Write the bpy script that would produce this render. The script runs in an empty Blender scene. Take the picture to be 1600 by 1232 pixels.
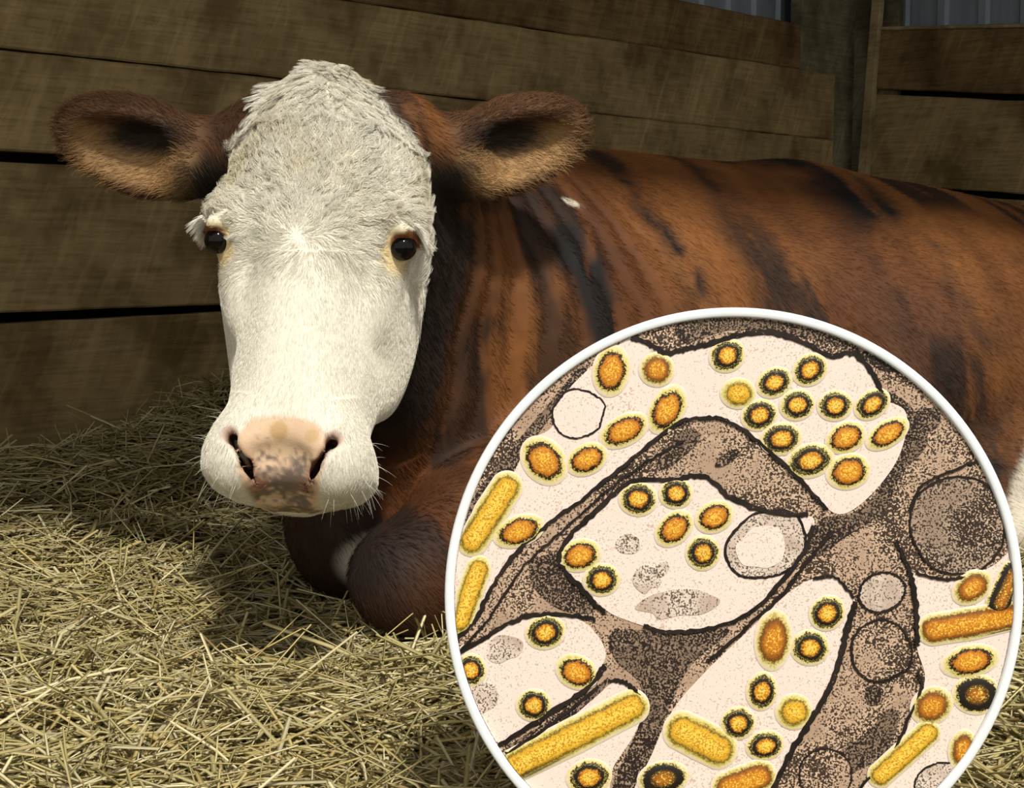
import bpy, bmesh, math, random
import numpy as np
from mathutils import Vector, Matrix

# ------------------------------------------------------------------ camera, sky, sun, exposure
scene = bpy.context.scene
COL = scene.collection
F_PX, CX, CY = 2200.0, 800.0, 616.0
CAM = np.array([0.0, 0.0, 0.52])
PITCH = math.atan((616 - 390) / F_PX)
cam_d = bpy.data.cameras.new('camera')
cam = bpy.data.objects.new('camera', cam_d)
COL.objects.link(cam)
cam.location = CAM
cam.rotation_euler = (math.pi / 2 - PITCH, 0, 0)
cam_d.sensor_width = 36.0
cam_d.lens = 36.0 * F_PX / 1600.0
cam_d.clip_start = 0.05
scene.camera = cam

world = bpy.data.worlds.new('sky')
scene.world = world
world.use_nodes = True
bgn = world.node_tree.nodes['Background']
bgn.inputs['Color'].default_value = (1.0, 0.98, 0.93, 1)
bgn.inputs['Strength'].default_value = 0.82

SUN_EL, SUN_AZ = math.radians(50), math.radians(17)      # from behind the camera, a little from its right
sun_d = bpy.data.lights.new('sun', 'SUN')
sun_d.energy = 3.55
sun_d.angle = math.radians(4.0)
sun_d.color = (1.0, 0.955, 0.86)
sun = bpy.data.objects.new('sun', sun_d)
COL.objects.link(sun)
to_sun = Vector((math.sin(SUN_AZ) * math.cos(SUN_EL), -math.cos(SUN_AZ) * math.cos(SUN_EL), math.sin(SUN_EL)))
sun.rotation_euler = to_sun.to_track_quat('Z', 'Y').to_euler()
sun.location = (1.5, -3, 5)

vs = scene.view_settings
vs.view_transform = 'Standard'
vs.look = 'None'
vs.exposure = 0.0
vs.gamma = 1.0
vs.use_curve_mapping = False

rng = np.random.default_rng(7)
random.seed(7)

# ------------------------------------------------------------------ helpers
CP, SP = math.cos(PITCH), math.sin(PITCH)
CAM_R = np.array([1.0, 0, 0])
CAM_U = np.array([0, SP, CP])
CAM_F = np.array([0, CP, -SP])

def at(px, py, Y):
    d = CAM_R * ((px - CX) / F_PX) + CAM_U * ((CY - py) / F_PX) + CAM_F
    return CAM + d * (Y / d[1])

def norm(a):
    a = np.asarray(a, float)
    return a / np.linalg.norm(a)

def smooth(a, b, x):
    t = np.clip((x - a) / (b - a), 0, 1)
    return t * t * (3 - 2 * t)

def lerp(a, b, t):
    t = np.asarray(t)
    if np.ndim(a) == 1 and t.ndim >= 1:
        a = np.asarray(a)[None, :]
    if np.ndim(b) == 1 and t.ndim >= 1:
        b = np.asarray(b)[None, :]
    if t.ndim == 1 and (np.ndim(a) == 2 or np.ndim(b) == 2):
        t = t[:, None]
    return a * (1 - t) + b * t

def _hash(ix, iy, iz, seed):
    h = (ix.astype(np.int64) * 374761393 + iy.astype(np.int64) * 668265263 + iz.astype(np.int64) * 2147483647 + seed * 1274126177) & 0xffffffff
    h = ((h ^ (h >> 13)) * 1274126177) & 0xffffffff
    h = ((h ^ (h >> 16)) * 2246822519) & 0xffffffff
    h = h ^ (h >> 15)
    return (h & 0xffffff) / float(0xffffff)

def vnoise(P, s=1.0, seed=0):
    q = np.asarray(P) * s
    i = np.floor(q); f = q - i
    f = f * f * (3 - 2 * f)
    ix, iy, iz = i[:, 0], i[:, 1], i[:, 2]
    r = 0
    for dx in (0, 1):
        wx = f[:, 0] if dx else 1 - f[:, 0]
        for dy in (0, 1):
            wy = f[:, 1] if dy else 1 - f[:, 1]
            for dz in (0, 1):
                wz = f[:, 2] if dz else 1 - f[:, 2]
                r = r + wx * wy * wz * _hash(ix + dx, iy + dy, iz + dz, seed)
    return r

def fbm(P, s=1.0, seed=0, oct=3):
    r, a, t = 0, 1.0, 0
    for k in range(oct):
        r = r + a * vnoise(P, s * 2 ** k, seed + 17 * k); t += a; a *= 0.5
    return r / t

def srgb(r, g, b):
    c = np.array([r, g, b]) / 255.0
    return np.where(c <= 0.04045, c / 12.92, ((c + 0.055) / 1.055) ** 2.4)

def link(o, parent=None):
    COL.objects.link(o)
    if parent is not None:
        o.parent = parent
    return o

def tag(o, label=None, cat=None, group=None, kind=None):
    if label: o['label'] = label
    if cat: o['category'] = cat
    if group: o['group'] = group
    if kind: o['kind'] = kind
    return o

def empty(name, loc=(0, 0, 0)):
    o = bpy.data.objects.new(name, None)
    o.empty_display_size = 0.1
    o.location = loc
    return link(o)

def mesh_np(name, V, Fq, mat=None, parent=None, col=None, smooth_=True, extra=None):
    """one mesh object from numpy vertices and faces (all faces alike in corner count)"""
    V = np.ascontiguousarray(V, dtype=np.float32); Fq = np.ascontiguousarray(Fq, dtype=np.int32)
    me = bpy.data.meshes.new(name)
    n, k = Fq.shape
    me.vertices.add(len(V)); me.vertices.foreach_set('co', V.ravel())
    me.loops.add(n * k); me.loops.foreach_set('vertex_index', Fq.ravel())
    me.polygons.add(n)
    me.polygons.foreach_set('loop_start', np.arange(0, n * k, k, dtype=np.int32))
    me.update(calc_edges=True)
    if smooth_:
        me.polygons.foreach_set('use_smooth', np.ones(n, dtype=bool))
    if col is not None:
        set_col(me, col)
    for kx, vals in (extra or {}).items():
        a = me.attributes.new(kx, 'FLOAT', 'POINT'); a.data.foreach_set('value', np.ascontiguousarray(vals, dtype=np.float32))
    if mat: me.materials.append(mat)
    o = bpy.data.objects.new(name, me)
    return link(o, parent)

def set_col(me, col, name='coat'):
    a = me.attributes.new(name, 'FLOAT_COLOR', 'POINT')
    c = np.ones((len(col), 4), dtype=np.float32); c[:, :3] = col
    a.data.foreach_set('color', c.ravel())

def mesh_py(name, V, F, mat=None, parent=None, smooth_=False):
    me = bpy.data.meshes.new(name)
    me.from_pydata([tuple(map(float, v)) for v in V], [], F)
    me.update()
    if smooth_:
        for p in me.polygons: p.use_smooth = True
    if mat: me.materials.append(mat)
    return link(bpy.data.objects.new(name, me), parent)

def hair_obj(name, pts, radius, col, mat, parent, tip=0.15):
    """pts (k, n, 3): k hairs of n points"""
    k, n, _ = pts.shape
    cu = bpy.data.hair_curves.new(name)
    cu.add_curves([n] * k)
    cu.attributes['position'].data.foreach_set('vector', np.ascontiguousarray(pts, dtype=np.float32).ravel())
    r = cu.attributes.get('radius') or cu.attributes.new('radius', 'FLOAT', 'POINT')
    taper = np.linspace(1, tip, n)[None, :] * np.ones((k, 1)) * np.broadcast_to(np.asarray(radius, dtype=float).reshape(-1, 1), (k, 1))
    r.data.foreach_set('value', taper.astype(np.float32).ravel())
    c = np.ones((k, 4), dtype=np.float32); c[:, :3] = col
    a = cu.attributes.new('coat', 'FLOAT_COLOR', 'CURVE'); a.data.foreach_set('color', c.ravel())
    cu.materials.append(mat)
    o = link(bpy.data.objects.new(name, cu), parent)
    o['kind'] = 'stuff'
    return o

# ------------------------------------------------------------------ node helper
class NT:
    def __init__(s, name):
        s.m = bpy.data.materials.new(name); s.m.use_nodes = True
        s.t = s.m.node_tree; s.t.nodes.clear()
        s.out = s.n('ShaderNodeOutputMaterial')
    def n(s, typ, **kw):
        nd = s.t.nodes.new(typ)
        for k, v in kw.items():
            if k.startswith('i_'):
                key = k[2:].replace('_', ' ')
                nd.inputs[key].default_value = v
            else:
                setattr(nd, k, v)
        return nd
    def l(s, a, b): s.t.links.new(a, b)
    def ramp(s, fac, stops, interp='LINEAR'):
        r = s.n('ShaderNodeValToRGB'); r.color_ramp.interpolation = interp
        e = r.color_ramp.elements
        while len(e) > 1: e.remove(e[-1])
        e[0].position = stops[0][0]; e[0].color = (*stops[0][1], 1)
        for p, c in stops[1:]:
            x = e.new(p); x.color = (*c, 1)
        s.l(fac, r.inputs[0]); return r.outputs[0]
    def mix(s, fac, a, b, blend='MIX'):
        m = s.n('ShaderNodeMix', data_type='RGBA', blend_type=blend)
        for v, i in ((fac, 0), (a, 6), (b, 7)):
            if hasattr(v, 'node'): s.l(v, m.inputs[i])
            else: m.inputs[i].default_value = v if i == 0 else (*v, 1)
        return m.outputs[2]
    def math(s, op, a, b=0.0, clamp=False):
        m = s.n('ShaderNodeMath', operation=op, use_clamp=clamp)
        for v, i in ((a, 0), (b, 1)):
            if hasattr(v, 'node'): s.l(v, m.inputs[i])
            else: m.inputs[i].default_value = v
        return m.outputs[0]
    def noise(s, vec, scale, detail=3, rough=0.55, dist=0.0):
        n = s.n('ShaderNodeTexNoise'); n.inputs['Scale'].default_value = scale
        n.inputs['Detail'].default_value = detail; n.inputs['Roughness'].default_value = rough
        n.inputs['Distortion'].default_value = dist
        if vec is not None: s.l(vec, n.inputs['Vector'])
        return n.outputs['Fac']
    def mapping(s, vec, scale=(1, 1, 1), rot=(0, 0, 0), loc=(0, 0, 0)):
        m = s.n('ShaderNodeMapping'); m.inputs['Scale'].default_value = scale
        m.inputs['Rotation'].default_value = rot; m.inputs['Location'].default_value = loc
        s.l(vec, m.inputs['Vector']); return m.outputs[0]
    def bump(s, h, strength=0.3, dist=0.002):
        b = s.n('ShaderNodeBump'); b.inputs['Strength'].default_value = strength; b.inputs['Distance'].default_value = dist
        s.l(h, b.inputs['Height']); return b.outputs[0]
    def bsdf(s, color, rough=0.7, normal=None, spec=0.3, **kw):
        p = s.n('ShaderNodeBsdfPrincipled')
        if hasattr(color, 'node'): s.l(color, p.inputs['Base Color'])
        else: p.inputs['Base Color'].default_value = (*color, 1)
        if hasattr(rough, 'node'): s.l(rough, p.inputs['Roughness'])
        else: p.inputs['Roughness'].default_value = rough
        p.inputs['Specular IOR Level'].default_value = spec
        if normal is not None: s.l(normal, p.inputs['Normal'])
        for k, v in kw.items(): p.inputs[k.replace('_', ' ')].default_value = v
        s.l(p.outputs[0], s.out.inputs[0]); s.p = p
        return s.m

def obj_coord(t): return t.n('ShaderNodeTexCoord').outputs['Object']
def obj_random(t): return t.n('ShaderNodeObjectInfo').outputs['Random']
def attr(t, name, out='Color'): return t.n('ShaderNodeAttribute', attribute_name=name).outputs[out]

# ------------------------------------------------------------------ materials of the barn
def wood_mat(name, c0, c1, c2, grain=1.0):
    t = NT(name)
    co = obj_coord(t)
    rnd = obj_random(t)
    off = t.n('ShaderNodeVectorMath', operation='ADD')
    t.l(co, off.inputs[0])
    cmb = t.n('ShaderNodeCombineXYZ'); t.l(t.math('MULTIPLY', rnd, 13.0), cmb.inputs[0]); t.l(t.math('MULTIPLY', rnd, 7.0), cmb.inputs[2])
    t.l(cmb.outputs[0], off.inputs[1])
    v = off.outputs[0]
    g = t.noise(t.mapping(v, (2.2, 8, 34)), 3.0, 5, 0.6, 0.5)
    fine = t.noise(t.mapping(v, (3, 20, 55)), 3.0, 4, 0.65, 0.6)
    blot = t.noise(v, 4.5, 4, 0.6)
    saw = t.n('ShaderNodeTexWave', wave_type='BANDS', bands_direction='X'); saw.inputs['Scale'].default_value = 5.0
    saw.inputs['Distortion'].default_value = 7.0; saw.inputs['Detail'].default_value = 3.0; saw.inputs['Detail Scale'].default_value = 0.6
    t.l(t.mapping(v, (1, 1, 1), (0, math.radians(24), 0)), saw.inputs['Vector'])
    base = t.ramp(g, [(0.25, c0), (0.5, c1), (0.78, c2)])
    base = t.mix(t.math('MULTIPLY', fine, 0.22), base, tuple(0.6 * x for x in c0))
    marks = t.noise(t.mapping(t.mapping(v, (1, 1, 1), (0, math.radians(-24), 0)), (34, 1, 3.5)), 1.0, 4, 0.6, 0.8)
    base = t.mix(t.ramp(marks, [(0.50, (0, 0, 0)), (0.72, (.5, .5, .5))]), base, tuple(min(1, 1.25 * x) for x in c2))
    base = t.mix(t.ramp(marks, [(0.28, (.5, .5, .5)), (0.46, (0, 0, 0))]), base, c0)
    base = t.mix(t.math('MULTIPLY', saw.outputs['Fac'], 0.16), base, c2)
    patch = t.ramp(blot, [(0.35, (0.5, 0.46, 0.40)), (0.55, (1, 1, 1)), (0.75, (1.15, 1.12, 1.08))])
    base = t.mix(1.0, base, patch, 'MULTIPLY')
    h = t.math('ADD', t.math('MULTIPLY', fine, 0.7), t.math('MULTIPLY', saw.outputs['Fac'], 0.3))
    return t.bsdf(base, 0.82, t.bump(h, 0.35 * grain, 0.003), 0.2)

M = {}
M['wood'] = wood_mat('weathered_wood', (0.19, 0.130, 0.056), (0.31, 0.220, 0.098), (0.42, 0.31, 0.15))
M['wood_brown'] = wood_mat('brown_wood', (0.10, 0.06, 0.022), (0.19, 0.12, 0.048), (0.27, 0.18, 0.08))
M['wood_post'] = wood_mat('green_grey_wood', (0.11, 0.092, 0.05), (0.18, 0.155, 0.09), (0.25, 0.225, 0.14))
M['wood_batten'] = wood_mat('pale_wood', (0.24, 0.18, 0.085), (0.34, 0.265, 0.135), (0.42, 0.33, 0.18))

t = NT('shade_black'); M['shade_backing'] = t.bsdf(t.ramp(t.noise(obj_coord(t), 6), [(0.3, (0.004, 0.004, 0.003)), (0.7, (0.012, 0.01, 0.008))]), 0.95, None, 0.1)
t = NT('galvanised_siding')
co = obj_coord(t)
M['siding'] = t.bsdf(t.ramp(t.noise(t.mapping(co, (6, 6, 1)), 3, 4), [(0.3, (0.20, 0.23, 0.26)), (0.7, (0.33, 0.37, 0.41))]), 0.5, None, 0.4, Metallic=0.25)
t = NT('roof_boards'); M['roof'] = t.bsdf(t.ramp(t.noise(t.mapping(obj_coord(t), (1, 8, 1)), 3), [(0.3, (0.05, 0.035, 0.02)), (0.7, (0.1, 0.075, 0.045))]), 0.9, None, 0.1)

# ------------------------------------------------------------------ the barn: two plank walls that meet in a corner
W0 = np.array([-1.018, 2.8, 0.0])                 # a point of the left wall plane (ground)
WD = norm([0.690, 0.723, 0.0])                    # along the left wall, away from the camera
WN = np.array([WD[1], -WD[0], 0.0])               # its normal, into the stall
CORNER = np.array([1.215, 5.14, 0.0])
TC = float(np.dot(CORNER - W0, WD))
RD = WN.copy()                                    # along the right wall from the corner towards the viewer
RN = -WD.copy()                                   # its normal, into the stall

def plane_hit(px, py, P0, n):
    d = CAM_R * ((px - CX) / F_PX) + CAM_U * ((CY - py) / F_PX) + CAM_F
    s = np.dot(P0 - CAM, n) / np.dot(d, n)
    return CAM + d * s
def wall_tz(px, py):
    p = plane_hit(px, py, W0, WN); return float(np.dot(p - W0, WD)), float(p[2])
def rwall_sz(px, py):
    p = plane_hit(px, py, CORNER, RN); return float(np.dot(p - CORNER, RD)), float(p[2])

def plank(parent, mat, P0, D, N, s0, s1, zb, zt, depth=0.045, proud=0.0, seed=0, wob=0.003, name='plank', wob_top=None):
    """a sawn plank: zb, zt = (z at s0, z at s1); edges slightly uneven; its face stands `proud` of the wall plane"""
    n = max(3, int((s1 - s0) / 0.06))
    ss = np.linspace(s0, s1, n)
    r = np.random.default_rng(seed)
    def edge(z, wb):
        base = np.interp(ss, [s0, s1], z)
        w = np.cumsum(r.normal(0, 1, n)); w -= np.linspace(w[0], w[-1], n)
        w = w / (np.abs(w).max() + 1e-6) * wb + r.normal(0, wb * 0.15, n)
        return base + w
    b, tp = edge(zb, wob), edge(zt, wob if wob_top is None else wob_top)
    bev = 0.004
    prof = lambda i: [(-depth, b[i]), (-bev, b[i]), (0, b[i] + bev), (0, tp[i] - bev), (-bev, tp[i]), (-depth, tp[i])]
    o0 = s0
    V, Fc = [], []
    for i in range(n):
        for (dn, z) in prof(i):
            V.append((ss[i] - o0, -(dn + proud), z - zb[0]))
    for i in range(n - 1):
        for j in range(6):
            a, c = i * 6 + j, i * 6 + (j + 1) % 6
            Fc.append((a, c, c + 6, a + 6))
    Fc.append(tuple(range(5, -1, -1))); Fc.append(tuple(range((n - 1) * 6, n * 6)))
    o = mesh_py(name, V, Fc, mat, parent)
    base = P0 + D * s0
    # local x along the wall, local y into the wall (so -y faces the stall)
    R = Matrix(((D[0], -N[0], 0, base[0]), (D[1], -N[1], 0, base[1]), (0, 0, 1, zb[0]), (0, 0, 0, 1)))
    o.matrix_world = R
    return o

def struct_empty(name, label=None):
    e = empty(name); e['kind'] = 'structure'
    if label: e['label'] = label; e['category'] = 'wall'
    return e

wl = struct_empty('wall_left'); wr = struct_empty('wall_right')
T0 = -3.2
def zline(p, q):
    (a, za), (b, zb) = wall_tz(*p), wall_tz(*q)
    k = (zb - za) / (b - a)
    return lambda tt: za + k * (tt - a)
zC_t = zline((0, 490), (350, 474)); zC_b = zline((0, 505), (350, 486))
zB_t = zline((0, 236), (110, 239)); zB_b = zline((0, 252), (110, 254))
zT = zline((1060, -2), (1258, 38)); zA = zline((900, 56), (1300, 116)); zK = zline((0, 74), (1295, 218))
tE2 = wall_tz(1302, 200)[0]; tE1 = wall_tz(1258, 60)[0]
def lp(zb, zt, tend, seed, proud=0, mat='wood', **kw):
    return plank(wl, M[mat], W0, WD, WN, T0, tend, (zb(T0), zb(tend)), (zt(T0), zt(tend)), proud=proud, seed=seed, **kw)
cst = lambda z: (lambda tt: z)
lp(cst(0.0), zC_b, tE2, 1)
lp(lambda q: 0.378 + 0 * q + (zC_t(0) - 0.378), lambda q: zB_b(0), tE2, 2, 0.004)
lp(lambda q: zB_t(0), lambda q: zK(q) - 0.0022, tE2, 3, 0.0, wob_top=0.0045)
lp(lambda q: zK(q) + 0.0022, zA, tE2, 4, 0.001, wob=0.0035)
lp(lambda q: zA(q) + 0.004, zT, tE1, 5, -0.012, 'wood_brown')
# near-black sheet added behind the planks as the shade in their gaps
def slab(name, parent, mat, P0, D, N, s0, s1, z0, z1, d0, d1):
    V = [P0 + D * s + N * d + np.array([0, 0, z]) for s in (s0, s1) for d in (d0, d1) for z in (z0, z1)]
    Fc = [(0, 1, 3, 2), (4, 6, 7, 5), (0, 4, 5, 1), (2, 3, 7, 6), (0, 2, 6, 4), (1, 5, 7, 3)]
    return mesh_py(name, V, Fc, mat, parent)
slab('shade_backing', wl, M['shade_backing'], W0, WD, WN, T0, TC + 0.02, 0, 1.25, -0.11, -0.07)
slab('shade_backing', wr, M['shade_backing'], CORNER, RD, RN, -0.1, 5.2, 0, 1.25, -0.11, -0.07)

# right wall planks: the near ones sag a little towards the viewer, level ones go on beyond them
s2, s3 = 1.6, 5.2
zr = rwall_sz
s_start = zr(1357, 49)[0]
def rl(p, q):
    (a, u), (b, w_) = zr(*p), zr(*q); k = (w_ - u) / (b - a)
    return lambda s: u + k * (s - a)
rT, r1 = rl((1357, 49), (1600, 44)), rl((1352, 139), (1600, 147))
r2, r3 = rl((1352, 147), (1600, 157)), rl((1440, 292), (1600, 303))
r4 = lambda s: r3(s) - 0.022
def rp(zb, zt, s0, s1, seed, mat='wood', **kw):
    return plank(wr, M[mat], CORNER, RD, RN, s0, s1, (zb(s0), zb(s1)), (zt(s0), zt(s1)), seed=seed, **kw)
sw0 = zr(1349, 200)[0]
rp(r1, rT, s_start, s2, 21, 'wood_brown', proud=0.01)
rp(r3, r2, sw0, s2, 22)
rp(cst(0.33), r4, sw0, s2, 23)
rp(cst(0.0), cst(0.312), sw0, s2, 24)
for i, (z0_, z1_) in enumerate(((0.0, 0.312), (0.33, 0.62), (0.64, 0.95), (0.97, 1.24))):
    rp(cst(z0_), cst(z1_), s2 + 0.012, s3, 40 + i)
# a thin cap rail lying on the upper plank
def box_between(name, parent, mat, P0, D, N, s0, s1, z0, z1, d0, d1, bev=0.004, lean=0.0):
    V = []
    for z, ln in ((z0, 0.0), (z1, lean)):
        for s, d in ((s0, d0 ), (s1, d0), (s1, d1), (s0, d1)):
            V.append((s + ln - s0, -d, z))
    me = bpy.data.meshes.new(name); bm = bmesh.new()
    vs_ = [bm.verts.new(v) for v in V]
    for f in ((3, 2, 1, 0), (4, 5, 6, 7), (0, 1, 5, 4), (1, 2, 6, 5), (2, 3, 7, 6), (3, 0, 4, 7)):
        bm.faces.new([vs_[i] for i in f])
    bmesh.ops.recalc_face_normals(bm, faces=bm.faces)
    bmesh.ops.bevel(bm, geom=bm.edges[:], offset=bev, segments=2, affect='EDGES', profile=0.6)
    bm.to_mesh(me); bm.free()
    me.materials.append(mat)
    o = link(bpy.data.objects.new(name, me), parent)
    base = P0 + D * s0
    o.matrix_world = Matrix(((D[0], -N[0], 0, base[0]), (D[1], -N[1], 0, base[1]), (0, 0, 1, 0), (0, 0, 0, 1)))
    return o
plank(wr, M['wood_batten'], CORNER, RD, RN, s_start + 0.02, s2, (rT(s_start), rT(s2)), (rT(s_start) + 0.012, rT(s2) + 0.012), depth=0.056, proud=0.016, seed=26, wob=0.001, name='cap_rail')
# corner post, batten and inner studs, each a thing of the frame
cp = box_between('corner_post', wl, M['wood_post'], W0, WD, WN, tE1 - 0.01, TC + 0.035, 0, 2.5, -0.055, -0.006, 0.005)
sB = rwall_sz(1327, 262)[0]
box_between('corner_post', wr, M['wood_post'], CORNER, RD, RN, -0.02, rwall_sz(1398, 20)[0], 0, 2.5, -0.062, -0.03, 0.004)
bt = box_between('batten', wr, M['wood_batten'], CORNER, RD, RN, sB + 0.0, sB + 0.036, 0, 2.5, 0.0, 0.03, 0.004, lean=0.16)

# corrugated metal siding behind and above the planks
def siding(parent, P0, D, N, s0, s1, z0, z1, d):
    pitch = 0.15; w = 0.30; s = s0
    while s < s1:
        xs, ds = [], []
        k = int(w / pitch)
        for i in range(k):
            for fx, fd in ((0.0, 0), (0.70, 0), (0.76, 0.016), (0.94, 0.016)):
                xs.append((i + fx) * pitch); ds.append(fd)
        xs += [k * pitch, k * pitch + 0.012]; ds += [0, 0.003]
        V = []
        for x, dd in zip(xs, ds):
            V += [(x, -dd, z0), (x, -dd, z1)]
        Fc = [(2 * i, 2 * i + 2, 2 * i + 3, 2 * i + 1) for i in range(len(xs) - 1)]
        o = mesh_py('siding_panel', V, Fc, M['siding'], parent)
        md = o.modifiers.new('solid', 'SOLIDIFY'); md.thickness = 0.002
        base = P0 + D * s + N * d
        o.matrix_world = Matrix(((D[0], -N[0], 0, base[0]), (D[1], -N[1], 0, base[1]), (0, 0, 1, 0), (0, 0, 0, 1)))
        s += w
siding(wl, W0, WD, WN, 0.9, TC + 0.15, 1.0, 2.5, -0.14)
siding(wr, CORNER, RD, RN, -0.15, 1.6, 1.0, 2.5, -0.14)
slab('shade_backing', wl, M['shade_backing'], W0, WD, WN, T0, 0.9, 1.2, 2.5, -0.11, -0.07)
slab('shade_backing', wr, M['shade_backing'], CORNER, RD, RN, 1.5, 5.2, 1.2, 2.5, -0.11, -0.07)

# roof over the stall: its edge keeps the sun off the back
ROOF_Z = 2.5
roof_edge = lambda x: 0.40 + 0.41 * x
V = [(-4, roof_edge(-4), ROOF_Z), (6.5, roof_edge(6.5), ROOF_Z), (6.5, 7.5, ROOF_Z + 0.25), (-4, 7.5, ROOF_Z + 0.25)]
V += [(x, y, z + 0.06) for x, y, z in V]
rf = mesh_py('ceiling', V, [(3, 2, 1, 0), (4, 5, 6, 7), (0, 1, 5, 4), (1, 2, 6, 5), (2, 3, 7, 6), (3, 0, 4, 7)], M['roof'])
rf['kind'] = 'structure'

# ------------------------------------------------------------------ the ground under the straw
def ground_z(x, y):
    x = np.asarray(x, float); y = np.asarray(y, float)
    dn = (x - W0[0]) * WN[0] + (y - W0[1]) * WN[1]
    tt = (x - W0[0]) * WD[0] + (y - W0[1]) * WD[1]
    bank = 0.115 * smooth(0.95, 0.0, dn)
    mound = 0.13 * np.exp(-((tt - 0.62) / 0.32) ** 2 - ((dn - 0.12) / 0.33) ** 2)
    P = np.stack([x, y, 0 * x], -1).reshape(-1, 3)
    nz = (fbm(P, 5.0, 3) - 0.5).reshape(x.shape) * 0.05 + (fbm(P, 16.0, 5) - 0.5).reshape(x.shape) * 0.02
    return bank + mound + nz - 0.012

t = NT('chaff_ground')
co = obj_coord(t)
n1 = t.noise(t.mapping(co, (1, 1, 1)), 60, 5, 0.7, 1.5)
n2 = t.noise(co, 7, 3)
cc = t.ramp(n1, [(0.3, (0.035, 0.028, 0.011)), (0.5, (0.13, 0.105, 0.045)), (0.72, (0.27, 0.225, 0.105))])
cc = t.mix(1.0, cc, t.ramp(n2, [(0.3, (0.6, 0.6, 0.55)), (0.7, (1, 1, 1))]), 'MULTIPLY')
M['chaff'] = t.bsdf(cc, 0.95, t.bump(n1, 0.8, 0.01), 0.1)
gx, gy = np.meshgrid(np.linspace(-3.2, 4.6, 261), np.linspace(-1.0, 6.4, 247))
gz = ground_z(gx, gy)
V = np.stack([gx, gy, gz], -1).reshape(-1, 3)
ny_, nx_ = gx.shape
idx = np.arange(ny_ * nx_).reshape(ny_, nx_)
Fq = np.stack([idx[:-1, :-1], idx[:-1, 1:], idx[1:, 1:], idx[1:, :-1]], -1).reshape(-1, 4)
fl = mesh_np('floor', V, Fq, M['chaff']); fl['kind'] = 'structure'

# ------------------------------------------------------------------ the cow: one continuous body grown from a distance field
EYE_Y = 1.68
TH, YAW, ROLL = math.radians(24), math.radians(3), math.radians(2.4)
_F = norm([-math.sin(YAW), -math.cos(YAW), 0])
_Z = np.array([0, 0, 1.0])
_U = norm(np.cross(_Z, _F)) if np.cross(_Z, _F)[0] > 0 else -norm(np.cross(_Z, _F))
HW = math.cos(TH) * _F + math.sin(TH) * _Z             # out of the face
HV = math.sin(TH) * _F - math.cos(TH) * _Z             # down the face
_u2 = math.cos(ROLL) * _U + math.sin(ROLL) * HV; _v2 = math.cos(ROLL) * HV - math.sin(ROLL) * _U
HU, HV = _u2, _v2
HO = at(487, 380, EYE_Y)
def to_head(P): 
    d = P - HO
    return np.stack([d @ HU, d @ HV, d @ HW], -1)
def hp(u, v, w): return HO + HU * u + HV * v + HW * w

HEAD_T = np.array([
    # v      half    front   back
    (-.257, .010, -.036, -.062), (-.251, .024, -.020, -.080), (-.238, .033, .000, -.105), (-.216, .047, .018, -.130),
    (-.188, .067, .034, -.148), (-.155, .092, .046, -.158), (-.115, .114, .053, -.166), (-.075, .122, .056, -.176), (-.035, .122, .054, -.190),
    (.010, .108, .050, -.203), (.045, .096, .048, -.203), (.085, .090, .046, -.193), (.125, .087, .043, -.173),
    (.165, .086, .040, -.148), (.205, .082, .038, -.126), (.237, .080, .036, -.110), (.260, .083, .030, -.103), (.280, .084, .016, -.098),
    (.294, .068, -.004, -.090), (.302, .043, -.022, -.080), (.306, .012, -.040, -.064)])
_vv = np.linspace(-.264, .31, 700)
_tab = []
for c in (1, 2, 3):
    y = np.interp(_vv, HEAD_T[:, 0], HEAD_T[:, c])
    k = np.exp(-np.linspace(-2.4, 2.4, 25) ** 2); k /= k.sum()
    y2 = np.convolve(np.pad(y, 12, mode='edge'), k, 'valid')
    _tab.append(y2)
def head_tab(v): return tuple(np.interp(v, _vv, t_) for t_ in _tab)

def sd_head(P):
    L = to_head(P); u, v, w = L[:, 0], L[:, 1], L[:, 2]
    vc = np.clip(v, -.257, .306)
    a, f, b = head_tab(vc)
    u = u + .014 * smooth(-.10, -.25, vc)
    c, h = (f + b) / 2, (f - b) / 2
    wn = np.clip((w - c) / h, -1.2, 1.2)
    mid = smooth(-.02, .10, vc) * (1 - smooth(.17, .24, vc))
    top = 1 - smooth(-.2, -.05, vc)
    a2 = a * (1 - 0.13 * mid * wn + 0.04 * (1 - mid) * wn)
    n = 2.45 + 0.35 * smooth(.17, .26, vc) - .25 * top
    q = (np.abs(u / a2) ** n + np.abs((w - c) / h) ** n) ** (1 / n) + 1e-6
    r = np.sqrt(u * u + (w - c) ** 2)
    d = r * (1 - 1 / q)
    dv = v - vc
    return np.where(np.abs(dv) > 0, np.sqrt(np.maximum(d, 0) ** 2 + dv ** 2) + np.minimum(d, 0) * 0, d)

def sd_cone(P, A, B, ra, rb, flat=None):
    A, B = np.asarray(A, float), np.asarray(B, float)
    ba = B - A; pa = P - A
    h = np.clip(pa @ ba / (ba @ ba), 0, 1)
    return np.linalg.norm(pa - h[:, None] * ba, axis=1) - (ra + (rb - ra) * h)
def sd_ell(P, C, R, ax=None):
    q = P - np.asarray(C)
    if ax is not None: q = q @ np.asarray(ax).T
    R = np.asarray(R, float)
    k0 = np.linalg.norm(q / R, axis=1); k1 = np.linalg.norm(q / (R * R), axis=1) + 1e-9
    return k0 * (k0 - 1) / k1
HAX = np.stack([HU, HV, HW])

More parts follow.
